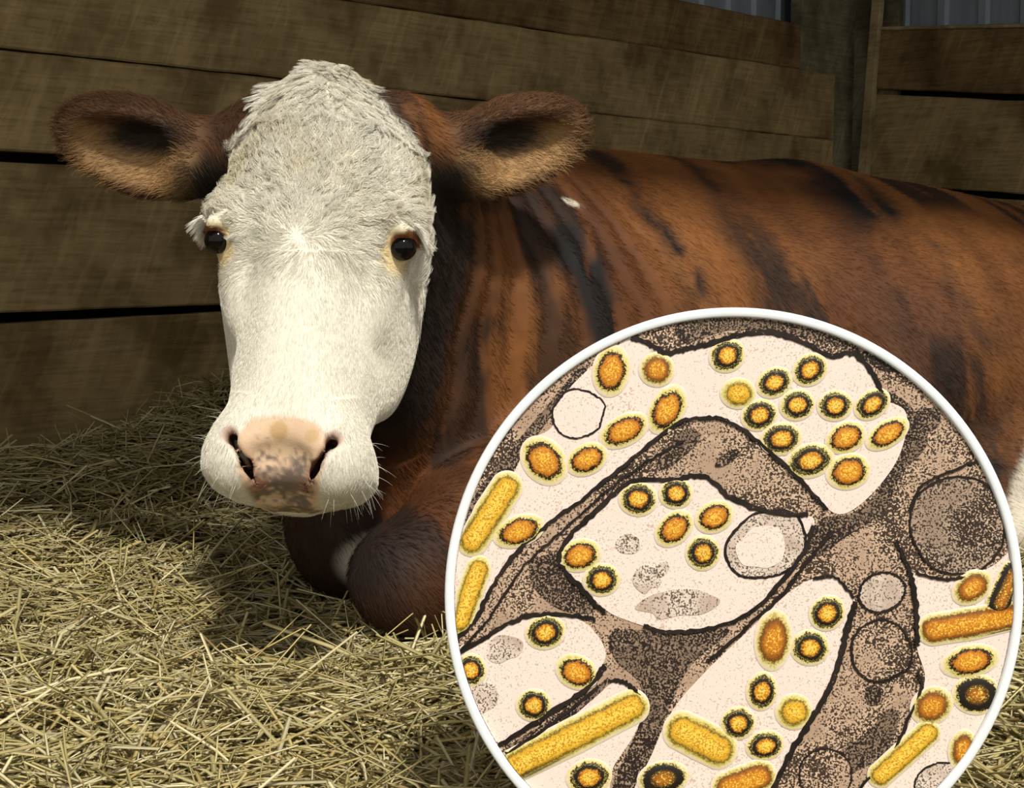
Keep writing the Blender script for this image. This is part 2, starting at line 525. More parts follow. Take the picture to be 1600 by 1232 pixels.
PR = []           # (op, fn, box low, box high, k)
def add(fn, lo, hi, k=.03, op=1): PR.append((op, fn, np.asarray(lo, float), np.asarray(hi, float), k))
def cone(A, B, ra, rb, k=.05, op=1):
    A, B = np.asarray(A, float), np.asarray(B, float)
    add(lambda P: sd_cone(P, A, B, ra, rb), np.minimum(A - ra, B - rb), np.maximum(A + ra, B + rb), k, op)
def ell(C, R, k=.05, op=1, ax=None):
    C = np.asarray(C, float); A = np.eye(3) if ax is None else np.asarray(ax)
    e = np.sqrt(((A * np.asarray(R)[:, None]) ** 2).sum(0))
    add(lambda P: sd_ell(P, C, R, ax), C - e, C + e, k, op)
def hell(u, v, w, R, k=.02, op=1, ax=HAX): ell(hp(u, v, w), R, k, op, ax)
def hcone(a, b, ra, rb, k=.012, op=1): cone(hp(*a), hp(*b), ra, rb, k, op)

# trunk, from the chest to the rump
BA = norm([.84, .54, 0]); BN = np.array([BA[1], -BA[0], 0])      # along the back; towards the viewer
TAX = np.stack([BA, BN, _Z])
cone((.16, 2.40, .335), (1.12, 3.00, .295), .325, .295, .06)
ell((.62, 2.66, .30), (.62, .36, .32), .08, 1, TAX)               # barrel
cone((-.02, 2.30, .53), (.50, 2.62, .52), .13, .115, .12)           # withers
cone((.50, 2.62, .52), (1.25, 3.06, .40), .11, .13, .12)           # spine
ell((1.28, 3.08, .29), (.33, .33, .28), .10, 1, TAX)               # rump
ell((1.17, 2.86, .43), (.09, .07, .08), .10, 1, TAX)               # hip bone
ell((.02, 2.17, .37), (.19, .17, .27), .09, 1, TAX)                # shoulder
ell((-.13, 2.20, .27), (.20, .19, .26), .09)                       # chest
ell((-.22, 2.08, .12), (.12, .13, .13), .08)                       # brisket
# neck
cone(hp(0, -.10, -.13), (-.08, 2.22, .44), .105, .215, .07)
cone(hp(0, .04, -.17), (-.16, 2.12, .28), .075, .17, .08)          # throat and dewlap
cone(hp(0, -.17, -.10), (-.05, 2.22, .55), .075, .13, .07)         # crest
# near front leg, folded: forearm, knee, cannon tucked back, hoof
cone((.13, 2.10, .23), (-.06, 1.90, .135), .11, .078, .05)
cone((-.06, 1.90, .135), (-.140, 1.85, .085), .076, .066, .05)
ell((-.145, 1.845, .085), (.07, .066, .068), .03)
cone((-.12, 1.86, .06), (.17, 1.99, .045), .052, .040, .03)
cone((.17, 1.99, .045), (.27, 2.04, .05), .046, .05, .03)
# far front leg, tucked beneath the chest
cone((-.17, 2.16, .15), (-.21, 2.03, .085), .085, .055, .05)
# hind leg lying forward beside the belly
ell((1.12, 2.70, .24), (.27, .17, .24), .09, 1, TAX)               # thigh
cone((.95, 2.56, .20), (.78, 2.40, .12), .13, .085, .06)           # stifle
cone((.80, 2.42, .10), (1.18, 2.52, .06), .075, .055, .05)         # shank, white
cone((1.18, 2.52, .06), (1.02, 2.40, .045), .05, .042, .03)
cone((1.02, 2.40, .045), (.74, 2.30, .045), .04, .045, .03)
ell((.55, 2.50, .10), (.50, .22, .13), .08, 1, TAX)                # belly on the straw
# head
_hc = np.array([hp(a_, b_, c_) for a_ in (-.14, .14) for b_ in (-.27, .32) for c_ in (-.22, .07)])
add(sd_head, _hc.min(0), _hc.max(0), .055)
for s in (-1, 1):
    hell(s * .092, -.030, .006, (.032, .040, .038), .04)            # brow over the eye
    hell(s * .080, .045, -.040, (.028, .060, .055), .03)            # cheek bone
    hell(s * .078, .06, -.13, (.034, .11, .075), .04)               # jaw
    hell(s * .056, .264, .004, (.026, .034, .024), .045)             # wing of the nostril
    hell(s * .050, .274, -.042, (.038, .032, .05), .045)             # side of the upper lip
    hell(s * .104, -.095, .030, (.018, .05, .026), .05, -1)         # hollow of the temple
    hell(s * .088, .095, .040, (.016, .06, .014), .05, -1)         # hollow under the eye
for s in (-1, 1): hell(s * .068, -.012, .057, (.011, .060, .014), .035, -1)
hell(0, -.06, .070, (.05, .05, .014), .05, -1)
hcone((0, .15, -.12), (0, .262, -.100), .055, .042, .04)             # chin
hell(0, .275, .030, (.030, .016, .012), .02, -1)
# ear roots
EARS = []
def ear(base, tip, Yb, Yt, half, up_bias, facing):
    B, T = at(*base, Yb), at(*tip, Yt)
    e1 = norm(T - B); e3 = norm(np.asarray(facing) - np.dot(facing, e1) * e1); e2 = np.cross(e3, e1)
    if e2[2] < 0: e2 = -e2
    L = np.linalg.norm(T - B)
    EARS.append((B, e1, e2, e3, L, half))
    ax = np.stack([e1, e2, e3])
    C = B + e1 * L * .53
    ell(C, (L * .50, half, .042), .02, 1, ax)
    ell(C - e1 * L * .16 - e2 * half * .12, (L * .34, half * .88, .044), .03, 1, ax)
    ell(C + e1 * L * .01 - e2 * half * .16 + e3 * .044, (L * .43, half * .78, .050), .022, -1, ax)
    ell(C - e1 * L * .12 + e2 * half * .16 + e3 * .026, (L * .27, half * .36, .042), .02, -1, ax)
    return B
bl = ear((320, 250), (98, 198), 1.83, 1.84, .058, 0, (.10, -.93, -.30))
br = ear((700, 250), (908, 196), 1.83, 1.90, .056, 0, (-.10, -.93, -.30))
cone(hp(-.080, -.185, -.075), bl + np.array([0, .02, 0]), .055, .046, .04)
cone(hp(.080, -.185, -.075), br + np.array([0, .02, 0]), .055, .046, .04)
# eye sockets and lids
EYES = []
for s in (-1, 1):
    hell(s * .128, .005, .018, (.020, .0115, .0185), .005, -1)
    EYES.append((s, hp(s * .1105, .004, .008)))
    hcone((s * .113, -.008, .031), (s * .126, -.008, -.006), .0065, .0075, .010)
# nostrils: a round upper hole that runs into a slit
for s in (-1, 1):
    ca, sa_ = math.cos(s * .52), math.sin(s * .52)
    nax = np.stack([ca * HU + sa_ * HV, -sa_ * HU + ca * HV, HW])
    hell(s * .0465, .270, .014, (.0042, .027, .026), .006, -1, nax)
    hcone((s * .058, .252, .042), (s * .050, .260, .000), .0066, .005, .006, -1)
    hcone((s * .041, .278, .018), (s * .029, .292, -.006), .0062, .0050, .008, -1)
# mouth line
hcone((-.065, .292, -.055), (.065, .292, -.055), .006, .006, .008, -1)

def smin(a, b, k):
    h = np.maximum(k - np.abs(a - b), 0) / k
    return np.minimum(a, b) - h * h * k * .25
def smax(a, b, k): return -smin(-a, -b, k)

def sdf(P, margin=.075):
    out = np.full(len(P), 9.0)
    for op, fn, lo, hi, k in PR:
        g = k * .5 + (margin if op > 0 else .02)
        m = np.flatnonzero(((P > lo - g) & (P < hi + g)).all(1))
        if not len(m): continue
        d = fn(P[m])
        if op > 0:
            o = out[m]
            out[m] = np.where(o > 8, d, smin(o, d, k))
        else:
            out[m] = smax(out[m], -d, k)
    return out

def fold(P):
    """skin folds of the neck and fine wrinkles of the brow (outward displacement)"""
    L = to_head(P)
    d = np.zeros(len(P))
    # neck folds: run down across the neck, spaced along it
    ax = norm(np.array([.12, .36, -.02])); base = np.array([-.17, 1.86, .5])
    q = P - base
    s = q @ ax + 0.16 * (P[:, 2] - .45) * smooth(.62, .2, P[:, 2]) - .06 * q[:, 0]
    m = smooth(.02, .09, s) * (1 - smooth(.30, .44, s)) * smooth(-.10, -.13, L[:, 2]) * smooth(.12, .25, P[:, 2]) * (1 - smooth(.58, .68, P[:, 2]))
    wob = (fbm(P, 7, 41) - .5) * .05
    ph = (s + wob) / .036
    d += m * .0075 * (np.abs(np.sin(ph * math.pi)) ** .7 - .55)
    # wrinkles above the eyes
    hm = smooth(.0, .03, L[:, 2] + .02)
    return d

# narrow-band surface nets
G = .009
LO = np.array([-.66, 1.38, -.04]); HI = np.array([1.72, 3.48, .80])
NB = 6
nblk = np.ceil((HI - LO) / (G * NB)).astype(int)
bi = np.stack(np.meshgrid(*[np.arange(n) for n in nblk], indexing='ij'), -1).reshape(-1, 3)
bc = LO + (bi + .5) * G * NB
dc = sdf(bc, .12)
act = bi[np.abs(dc) < G * NB * 1.35]
dims = nblk * NB + 1
D = np.full(dims, 1.0, dtype=np.float32)
inside = bi[(np.abs(dc) >= G * NB * 1.35) & (dc < 0)]
for b in inside:
    D[b[0] * NB:b[0] * NB + NB + 1, b[1] * NB:b[1] * NB + NB + 1, b[2] * NB:b[2] * NB + NB + 1] = -1
loc = np.stack(np.meshgrid(*[np.arange(NB + 1)] * 3, indexing='ij'), -1).reshape(-1, 3)
gi = (act[:, None, :] * NB + loc[None]).reshape(-1, 3)
flat = np.unique(np.ravel_multi_index(gi.T, dims))
gi = np.stack(np.unravel_index(flat, dims), -1)
gp = LO + gi * G
D[gi[:, 0], gi[:, 1], gi[:, 2]] = sdf(gp)
sg = D < 0
c8 = [(a, b, c) for a in (0, 1) for b in (0, 1) for c in (0, 1)]
cnt = sum(sg[a:dims[0] - 1 + a, b:dims[1] - 1 + b, c:dims[2] - 1 + c].astype(np.int8) for a, b, c in c8)
cells = np.argwhere((cnt > 0) & (cnt < 8))
cid = np.full(np.array(dims) - 1, -1, dtype=np.int32)
cid[cells[:, 0], cells[:, 1], cells[:, 2]] = np.arange(len(cells))
cv = {c: D[cells[:, 0] + c[0], cells[:, 1] + c[1], cells[:, 2] + c[2]] for c in c8}
acc = np.zeros((len(cells), 3)); num = np.zeros(len(cells))
for c in c8:
    for k in range(3):
        if c[k] == 0:
            e = list(c); e[k] = 1; e = tuple(e)
            v0, v1 = cv[c], cv[e]
            m = (v0 < 0) != (v1 < 0)
            tt = np.where(m, v0 / np.where(m, v0 - v1, 1), 0)
            p = np.array(c, float)[None] + np.zeros((len(cells), 3)); p[:, k] = tt
            acc[m] += p[m]; num[m] += 1
CV = LO + (cells + acc / num[:, None]) * G
faces = []
for k in range(3):
    k1, k2 = (k + 1) % 3, (k + 2) % 3
    sl0 = [slice(None)] * 3; sl1 = [slice(None)] * 3
    sl0[k] = slice(0, -1); sl1[k] = slice(1, None)
    A, B = sg[tuple(sl0)], sg[tuple(sl1)]
    e = np.argwhere(A != B)
    e = e[(e[:, k1] > 0) & (e[:, k2] > 0) & (e[:, k1] < dims[k1] - 1) & (e[:, k2] < dims[k2] - 1)]
    flip = A[e[:, 0], e[:, 1], e[:, 2]]
    def cidx(d1, d2):
        q = e.copy(); q[:, k1] -= d1; q[:, k2] -= d2
        return cid[q[:, 0], q[:, 1], q[:, 2]]
    q = np.stack([cidx(1, 1), cidx(0, 1), cidx(0, 0), cidx(1, 0)], -1)
    q[~flip] = q[~flip][:, ::-1]
    faces.append(q)
CF = np.concatenate(faces); CF = CF[(CF >= 0).all(1)]

def project(Vp, it=2, lim=.004):
    e = .0012
    for _ in range(it):
        d = sdf(Vp, .03)
        tet = np.array([(1, -1, -1), (-1, -1, 1), (-1, 1, -1), (1, 1, 1)], float)
        g = sum(tt[None] * sdf(Vp + tt * e, .03)[:, None] for tt in tet) / (4 * e)
        gn = np.linalg.norm(g, axis=1) + 1e-6
        st_ = np.clip(d / gn, -lim, lim)
        Vp = Vp - g / gn[:, None] * st_[:, None]
    return Vp, g / gn[:, None]
# refine the head and ears once more
bm = bmesh.new()
me = bpy.data.meshes.new('tmp')
me.vertices.add(len(CV)); me.vertices.foreach_set('co', CV.astype(np.float32).ravel())
me.loops.add(CF.size); me.loops.foreach_set('vertex_index', CF.astype(np.int32).ravel())
me.polygons.add(len(CF)); me.polygons.foreach_set('loop_start', np.arange(0, CF.size, 4, dtype=np.int32))
me.update(calc_edges=True)
bm.from_mesh(me); bpy.data.meshes.remove(me)
Lh = to_head(CV)
near = (CV[:, 1] < 2.15) & (CV[:, 2] > .02) & (CV[:, 0] < .2)
ed = [e for e in bm.edges if near[e.verts[0].index] and near[e.verts[1].index]]
bmesh.ops.subdivide_edges(bm, edges=ed, cuts=1, use_grid_fill=True)
def face_zone(co): 
    x, y, z = co
    return y < 1.80 and z > .2 and -.45 < x < -.04
ed = [e for e in bm.edges if face_zone(e.verts[0].co) and face_zone(e.verts[1].co)]
bmesh.ops.subdivide_edges(bm, edges=ed, cuts=1, use_grid_fill=True)
cow_me = bpy.data.meshes.new('body')
bm.to_mesh(cow_me); bm.free()
CV = np.empty(len(cow_me.vertices) * 3, np.float32); cow_me.vertices.foreach_get('co', CV); CV = CV.reshape(-1, 3).astype(float)
CV, CN = project(CV, 2)
CV = CV + CN * fold(CV)[:, None]

# ---- coat colours, from where a point lies on the animal
def ear_local(P, i):
    B, e1, e2, e3, L, half = EARS[i]
    q = P - B
    return q @ e1 / L, q @ e2 / half, q @ e3
def coat(P, N):
    n = len(P)
    L = to_head(P); u, v, w = L[:, 0], L[:, 1], L[:, 2]
    # trunk coordinates
    s = (P - np.array([0, 2.3, 0])) @ BA
    big = fbm(np.stack([s * 1.3, P[:, 2] * .55, P[:, 1] * .3], -1), 5.5, 11, 4)
    st = fbm(np.stack([s * 3.2 + .4 * P[:, 2], P[:, 2] * .42, 0 * s], -1), 7.5, 23, 4)
    fine = fbm(P, 60, 31, 3)
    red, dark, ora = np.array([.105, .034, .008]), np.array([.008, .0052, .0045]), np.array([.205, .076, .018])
    c = lerp(red, ora, smooth(.35, .7, big))
    mauve = np.array([.14, .065, .040])
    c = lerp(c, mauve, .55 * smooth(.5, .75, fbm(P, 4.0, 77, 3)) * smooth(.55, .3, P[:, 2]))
    st = st + .16 * (fbm(P, 24, 37, 3) - .5)
    k = smooth(.43, .62, st) * smooth(.38, .54, fbm(P, 4.2, 51, 2))
    # a broad dark band over the flank and a narrower one behind the shoulder
    sw = s + .16 * (P[:, 2] - .5) + (fbm(P, 9, 61) - .5) * .10
    band = np.exp(-((sw - .60) / .085) ** 2) * smooth(.72, .5, fbm(P, 8, 5, 3)) + 1.1 * np.exp(-((sw + .06) / .034) ** 2) * smooth(.62, .52, P[:, 2]) + .8 * np.exp(-((sw - .115) / .022) ** 2) * smooth(.3, .5, fbm(P, 14, 6)) + .6 * np.exp(-((sw - .30) / .05) ** 2) * smooth(.4, .6, fbm(P, 11, 8)) + .7 * np.exp(-((sw - .85) / .06) ** 2) * smooth(.4, .6, fbm(P, 9, 9))
    band = 1.3 * band * smooth(.34, .56, fbm(np.stack([s * 5, P[:, 2] * 1.2, 0 * s], -1), 6, 71, 3) + .12)
    k = np.clip(np.maximum(k * .85, band), 0, 1)
    # the neck is darkly streaked; shade behind the cheek is painted nearly black
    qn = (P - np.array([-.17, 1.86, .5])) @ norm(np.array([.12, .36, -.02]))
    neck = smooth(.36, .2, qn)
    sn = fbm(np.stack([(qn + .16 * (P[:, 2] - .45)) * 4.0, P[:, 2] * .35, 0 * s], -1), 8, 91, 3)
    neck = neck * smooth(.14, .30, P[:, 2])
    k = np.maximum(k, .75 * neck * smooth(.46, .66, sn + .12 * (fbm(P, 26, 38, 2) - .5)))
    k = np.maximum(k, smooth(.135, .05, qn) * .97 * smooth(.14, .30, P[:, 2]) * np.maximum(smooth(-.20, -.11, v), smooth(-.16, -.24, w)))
    low = smooth(.34, .14, P[:, 2] + .1 * (fbm(P, 6, 13) - .5)) * smooth(.3, .0, P[:, 0] + .3) * smooth(1.96, 2.06, P[:, 1])  # chest below the muzzle: its shade painted into the coat
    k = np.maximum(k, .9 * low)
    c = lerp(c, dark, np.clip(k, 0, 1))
    c = c * (0.75 + .5 * fine)[:, None]
    # knee is darker at its tip
    kn = smooth(.16, .05, np.linalg.norm(P - np.array([-.20, 1.83, .06]), axis=1))
    c = lerp(c, dark * 1.5, .75 * kn)
    hoof = smooth(.075, .055, np.linalg.norm(P - np.array([.285, 2.045, .05]), axis=1))
    c = lerp(c, np.array([.03, .025, .022]), hoof)
    # white underside of brisket and of the hind leg, a small white mark on the withers
    wh = np.array([.62, .56, .46])
    br_ = smooth(.065, .045, np.linalg.norm((P - at(606, 868, 2.0)) * np.array([.75, .6, 1.1]), axis=1))
    c = lerp(c, wh, br_)
    dl = (P[:, 0] - .865) * .9 - (P[:, 2] - .16) * .55 + (fbm(P, 14, 15) - .5) * .06
    leg_w = smooth(-.01, .015, dl) * smooth(.30, .25, P[:, 2]) * smooth(2.9, 2.8, P[:, 1])
    c = lerp(c, wh, leg_w)
    mk = at(860, 309, 2.17)
    mkd = np.abs((P - mk) @ norm([.8, .3, -.3])) / .019
    c = lerp(c, wh, smooth(1.0, .6, np.sqrt(mkd ** 2 + (np.abs(P[:, 2] - mk[2] + .35 * (P[:, 0] - mk[0])) / .0065) ** 2)))
    # ears: brown back and rim, pale tawny cup with a dark hollow
    for i in (0, 1):
        a, b, d = ear_local(P, i)
        m = smooth(-.06, .06, a) * (a < 1.3) * (np.abs(b) < 1.6) * (np.abs(d) < .12)
        rim = lerp(np.array([.060, .025, .010]), np.array([.13, .06, .024]), fine)
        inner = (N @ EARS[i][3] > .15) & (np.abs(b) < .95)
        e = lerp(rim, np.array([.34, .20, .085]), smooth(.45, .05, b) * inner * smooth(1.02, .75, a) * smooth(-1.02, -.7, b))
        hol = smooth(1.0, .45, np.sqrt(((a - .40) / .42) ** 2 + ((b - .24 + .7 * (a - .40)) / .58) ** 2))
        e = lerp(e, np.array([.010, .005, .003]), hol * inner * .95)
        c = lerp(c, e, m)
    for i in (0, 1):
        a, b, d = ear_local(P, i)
        under = smooth(.16, -.02, a) * smooth(-.75, -.25, a) * smooth(.35, -.2, b) * (np.abs(b) < 2.2) * (np.abs(d) < .14)  # shade beneath the ear roots, put into the coat colour
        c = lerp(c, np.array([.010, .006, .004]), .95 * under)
    # head: white blaze that covers the whole face
    nz = (fbm(P, 26, 19) - .5)
    u = u + .014 * smooth(-.10, -.25, v)
    lim = np.interp(v, [-.26, -.235, -.215, -.185, -.15, -.10, -.05, .4], [.050, .060, .070, .088, .110, .136, .2, .2])
    back = np.interp(v, [-.26, -.2, -.12, -.04, .05, .2, .4], [-.055, -.035, -.05, -.10, -.165, -.22, -.25])
    face = smooth(.006, -.006, np.abs(u) - lim + nz * .03) * smooth(-.012, .012, w - back + nz * .05) * (v > -.3) * (v < .40) * (P[:, 1] < 1.98)
    cream = lerp(np.array([.81, .775, .67]), np.array([.70, .635, .47]), smooth(.4, .75, fbm(P, 18, 29)) * smooth(.05, -.1, v))
    # pinkish skin around the eyes, tear stain
    wet = np.zeros(n)
    for s_ in (-1, 1):
        de = np.linalg.norm((L - np.array([s_ * .112, .017, .026])) * np.array([1, 1, .8]), axis=1)
        cream = lerp(cream, np.array([.77, .57, .20]), .7 * smooth(.038, .022, de) * smooth(-.016, .004, v))
        dt = np.linalg.norm((L - np.array([s_ * .106, .042, .034])), axis=1)
        cream = lerp(cream, np.array([.42, .17, .03]), .9 * smooth(.0085, .005, dt))
        ds = np.linalg.norm((L - np.array([s_ * .119, .004, .016])) * np.array([.7, 1, .8]), axis=1)
        cream = lerp(cream, np.array([.22, .08, .035]), smooth(.018, .0145, ds))
        wet = np.maximum(wet, smooth(.018, .0145, ds))
    # nose pad
    pad = smooth(1.0, .82, np.sqrt((np.abs(u) / (.052 + .008 * smooth(.28, .23, v))) ** 2.4 + (np.abs(v - .276) / .054) ** 2.4) + nz * .25) * (w > -.06)
    pink = lerp(np.array([.72, .53, .35]), np.array([.64, .42, .27]), fbm(P, 40, 2))
    gr = smooth(.44, .66, .6 * fbm(P, 34, 44, 4) + .4 * fbm(P, 170, 46, 2) + .24 * np.exp(-((u + .002) / .026) ** 2 - ((v - .294) / .026) ** 2) - .14 * smooth(.276, .240, v) - .12 * smooth(.02, .05, np.abs(u)))
    pink = lerp(pink, np.array([.085, .068, .066]), gr * .85)
    tan = np.linalg.norm(np.stack([u + .004, (v - .243)], -1), axis=1)
    pink = lerp(pink, np.array([.50, .31, .12]), .7 * smooth(.0125, .008, tan))
    tan = np.linalg.norm(np.stack([u - .034, (v - .248)], -1), axis=1)
    pink = lerp(pink, np.array([.50, .31, .12]), .5 * smooth(.010, .006, tan))
    cream = lerp(cream, pink, pad)
    # dim pigment around the nostrils, dark within
    for s_ in (-1, 1):
        d1 = np.minimum(sd_cone(L, (s_ * .058, .250, .030), (s_ * .046, .270, .020), .006, .006), sd_cone(L, (s_ * .046, .270, .020), (s_ * .029, .292, .000), .006, .008))
        cream = lerp(cream, np.array([.34, .15, .09]), .75 * smooth(.010, .001, d1))
        d0 = np.minimum(sd_cone(L, (s_ * .056, .252, .018), (s_ * .044, .275, .006), .007, .008), sd_cone(L, (s_ * .044, .275, .006), (s_ * .029, .292, -.012), .008, .006))
        cream = lerp(cream, np.array([.035, .012, .008]), smooth(.006, .001, d0))
    # sooty smudge on the poll
    sm = np.linalg.norm((L - np.array([-.052, -.175, .035])) * np.array([1.4, .8, .6]), axis=1)
    cream = lerp(cream, np.array([.22, .18, .13]), .7 * smooth(.024, .004, sm + nz * .02))
    c = lerp(c, cream, face)
    rough = .75 - .42 * pad * face - .5 * wet
    # dark hoof and lower lip left as they are
    return np.clip(c, 0, 1), np.clip(rough, .12, 1), face, pad * face
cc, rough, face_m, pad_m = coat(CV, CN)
_L = to_head(CV)
for s in (-1, 1):
    _d = np.minimum(sd_cone(_L, (s * .058, .250, .028), (s * .046, .270, .016), .012, .012), sd_cone(_L, (s * .046, .270, .016), (s * .029, .292, -.004), .013, .010))
    nostril_m = smooth(.004, -.002, _d)
    pad_m = np.maximum(pad_m, nostril_m); rough = np.maximum(rough, .8 * nostril_m)
cow_me.vertices.foreach_set('co', CV.astype(np.float32).ravel())
cow_me.polygons.foreach_set('use_smooth', np.ones(len(cow_me.polygons), dtype=bool))
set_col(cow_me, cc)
a = cow_me.attributes.new('rough', 'FLOAT', 'POINT'); a.data.foreach_set('value', rough.astype(np.float32))
cow_me.update()

t = NT('cow_hide')
hn = t.noise(obj_coord(t), 420, 3, 0.7)
hn2 = t.noise(obj_coord(t), 90, 3, 0.6)
M['hide'] = t.bsdf(attr(t, 'coat'), attr(t, 'rough', 'Fac'), t.bump(t.math('ADD', hn, hn2), 0.25, 0.0015), 0.35)
cow_me.materials.append(M['hide'])

t = NT('cow_fur')
p = t.bsdf(attr(t, 'coat'), 0.62, None, 0.25)
M['fur'] = p

COW = empty('cow', (-.1, 2.2, 0.0))
tag(COW, 'brown and white cow lying on straw with its white face towards the viewer', 'cow')
def under_cow(o):
    o.parent = COW; o.matrix_parent_inverse = Matrix.Translation((.1, -2.2, 0)); return o
body = under_cow(link(bpy.data.objects.new('body', cow_me)))

# eyes: dark glossy globes
t = NT('eye_globe')
M['eye'] = t.bsdf((.005, .0035, .003), 0.1, None, 0.22)
for s, C in EYES:
    bmx = bmesh.new(); bmesh.ops.create_uvsphere(bmx, u_segments=28, v_segments=18, radius=.0165)
    mex = bpy.data.meshes.new('eye'); bmx.to_mesh(mex); bmx.free()
    for p_ in mex.polygons: p_.use_smooth = True
    mex.materials.append(M['eye'])
    o = under_cow(link(bpy.data.objects.new('eye', mex))); o.location = C
    o['label'] = 'dark glossy eye'

# ---- fur, lashes and whiskers grown on the body
cow_me.calc_loop_triangles()
TR = np.empty(len(cow_me.loop_triangles) * 3, np.int32); cow_me.loop_triangles.foreach_get('vertices', TR); TR = TR.reshape(-1, 3)
_e1, _e2 = CV[TR[:, 1]] - CV[TR[:, 0]], CV[TR[:, 2]] - CV[TR[:, 0]]
TAREA = np.linalg.norm(np.cross(_e1, _e2), axis=1) / 2
def scatter(n, wv):
    wt = TAREA * wv[TR].mean(1); wt /= wt.sum()
    k = rng.choice(len(TR), n, p=wt)
    a, b = rng.random(n), rng.random(n); fl_ = a + b > 1; a[fl_], b[fl_] = 1 - a[fl_], 1 - b[fl_]
    mixv = lambda X: X[TR[k, 0]] * (1 - a - b)[:, None] + X[TR[k, 1]] * a[:, None] + X[TR[k, 2]] * b[:, None]
    P = mixv(CV); N = mixv(CN); N /= np.linalg.norm(N, axis=1)[:, None] + 1e-9
    return P, N, mixv(cc), mixv(np.stack([face_m, pad_m], -1))
def tangent(dirs, N):
    t_ = dirs - (dirs * N).sum(1)[:, None] * N
    return t_ / (np.linalg.norm(t_, axis=1)[:, None] + 1e-9)
def strands(P, N, T, length, lift, curl=0., wave=.016, n=5, seed=0, droop=0.):
    S = np.cross(N, T)
    s = np.linspace(0, 1, n)
    ph = vnoise(P, 20, seed) * 14
    out = np.empty((len(P), n, 3))
    for i, x in enumerate(s):
        along = length * x
        lat = curl * np.sin(ph + along / wave * 2 * math.pi) * x
        out[:, i] = P + T * (along * np.cos(lift))[:, None] + N * (along * np.sin(lift) * (1 - droop * x) - .0004)[:, None] + S * lat[:, None]
    return out
facing = np.einsum('ij,ij->i', CN, CAM - CV) / np.linalg.norm(CAM - CV, axis=1) > -.35

ear_w = np.zeros(len(CV)); 
for i in (0, 1):
    a_, b_, d_ = ear_local(CV, i)
    ear_w = np.maximum(ear_w, smooth(-.02, .08, a_) * (a_ < 1.25) * (np.abs(b_) < 1.6) * (np.abs(d_) < .1))

# white face
P, N, C, X = scatter(78000, face_m * facing * (1 - .97 * pad_m))
L = to_head(P); u, v = L[:, 0], L[:, 1]
du, dv = u + .008, v - .012
r = np.hypot(du, dv) + 1e-6
ang = np.arctan2(dv, du) + .95 * np.exp(-r / .045)
fu, fv = np.cos(ang), np.sin(ang)
dn = smooth(.02, .11, v)
fu, fv = fu * (1 - dn) + dn * du * 3.0, fv * (1 - dn) + dn * 1.0
pl = smooth(-.10, -.18, v)
fu, fv = fu * (1 - pl) + pl * u * 9, fv * (1 - pl) + pl * .8
turn = (fbm(P, 22, 101, 2) - .5) * (2.6 * smooth(.05, -.03, v) + .25) + rng.normal(0, .07, len(P))
fu, fv = fu * np.cos(turn) - fv * np.sin(turn), fu * np.sin(turn) + fv * np.cos(turn)
T = tangent(fu[:, None] * HU + fv[:, None] * HV, N)
long_ = smooth(.075, -.03, v + (fbm(P, 30, 57) - .5) * .06)
ln = (.0075 + .0205 * long_) * rng.uniform(.6, 1.25, len(P)) * (1 - .5 * X[:, 1])
for s_ in (-1, 1):
    ln *= .15 + .85 * smooth(.024, .046, np.linalg.norm(L - np.array([s_ * .115, .012, .026]), axis=1))
tone = rng.uniform(.82, 1.08, len(P))[:, None]
col = np.clip(C * tone, 0, .95)
side = smooth(.08, .115, np.abs(u))
G_ = strands(P, N, T, ln, .30 + .22 * long_ * rng.random(len(P)), .0040 * long_ + .0003, .016, 6, 7, .35)
# locks: strands lean towards the strand at the middle of their lock
cen = rng.choice(np.flatnonzero(long_ > .05), 1500, replace=False)
hm_ = np.flatnonzero(long_ > .02)
nearest = np.empty(len(hm_), int)
for i in range(0, len(hm_), 4000):
    q = P[hm_[i:i + 4000]]
    dd = (q ** 2).sum(1)[:, None] - 2 * q @ P[cen].T + (P[cen] ** 2).sum(1)[None]
    nearest[i:i + 4000] = cen[dd.argmin(1)]
xs = np.linspace(0, 1, 6) ** 1.3
w_ = (.70 * long_[hm_])[:, None] * xs[None]
G_[hm_] = G_[hm_] * (1 - w_[..., None]) + G_[nearest] * w_[..., None]
lock_tone = np.ones(len(P)); lock_tone[hm_] = .92 + .18 * _hash(nearest, nearest * 3, nearest * 7, 5)
col = np.clip(col * lock_tone[:, None], 0, .95)
fur_f = under_cow(hair_obj('face_fur', G_, .00028 + .00010 * long_, col, M['fur'], None))

# brown coat
P, N, C, X = scatter(120000, (1 - face_m) * facing * (1 - ear_w) * (CV[:, 1] < 3.3) * (1 / (.5 + np.linalg.norm(CV - CAM, axis=1)) ** 1.0) * np.where(CV[:, 2] > .02, 1, 0))
dirs = np.broadcast_to(BA * 1.0 + np.array([0, 0, -.75]), P.shape) + (np.stack([fbm(P, 5, s_) for s_ in (1, 2, 3)], -1) - .5) * 1.2
T = tangent(dirs + rng.normal(0, .12, P.shape), N)
ln = .013 * rng.uniform(.6, 1.3, len(P)) * np.where(P[:, 1] < 1.95, 1.25, 1)
under_cow(hair_obj('coat_fur', strands(P, N, T, ln, np.full(len(P), .24), .0005, .02, 4, 9, .3), .00028, C * rng.uniform(.95, 1.35, len(P))[:, None], M['fur'], None))

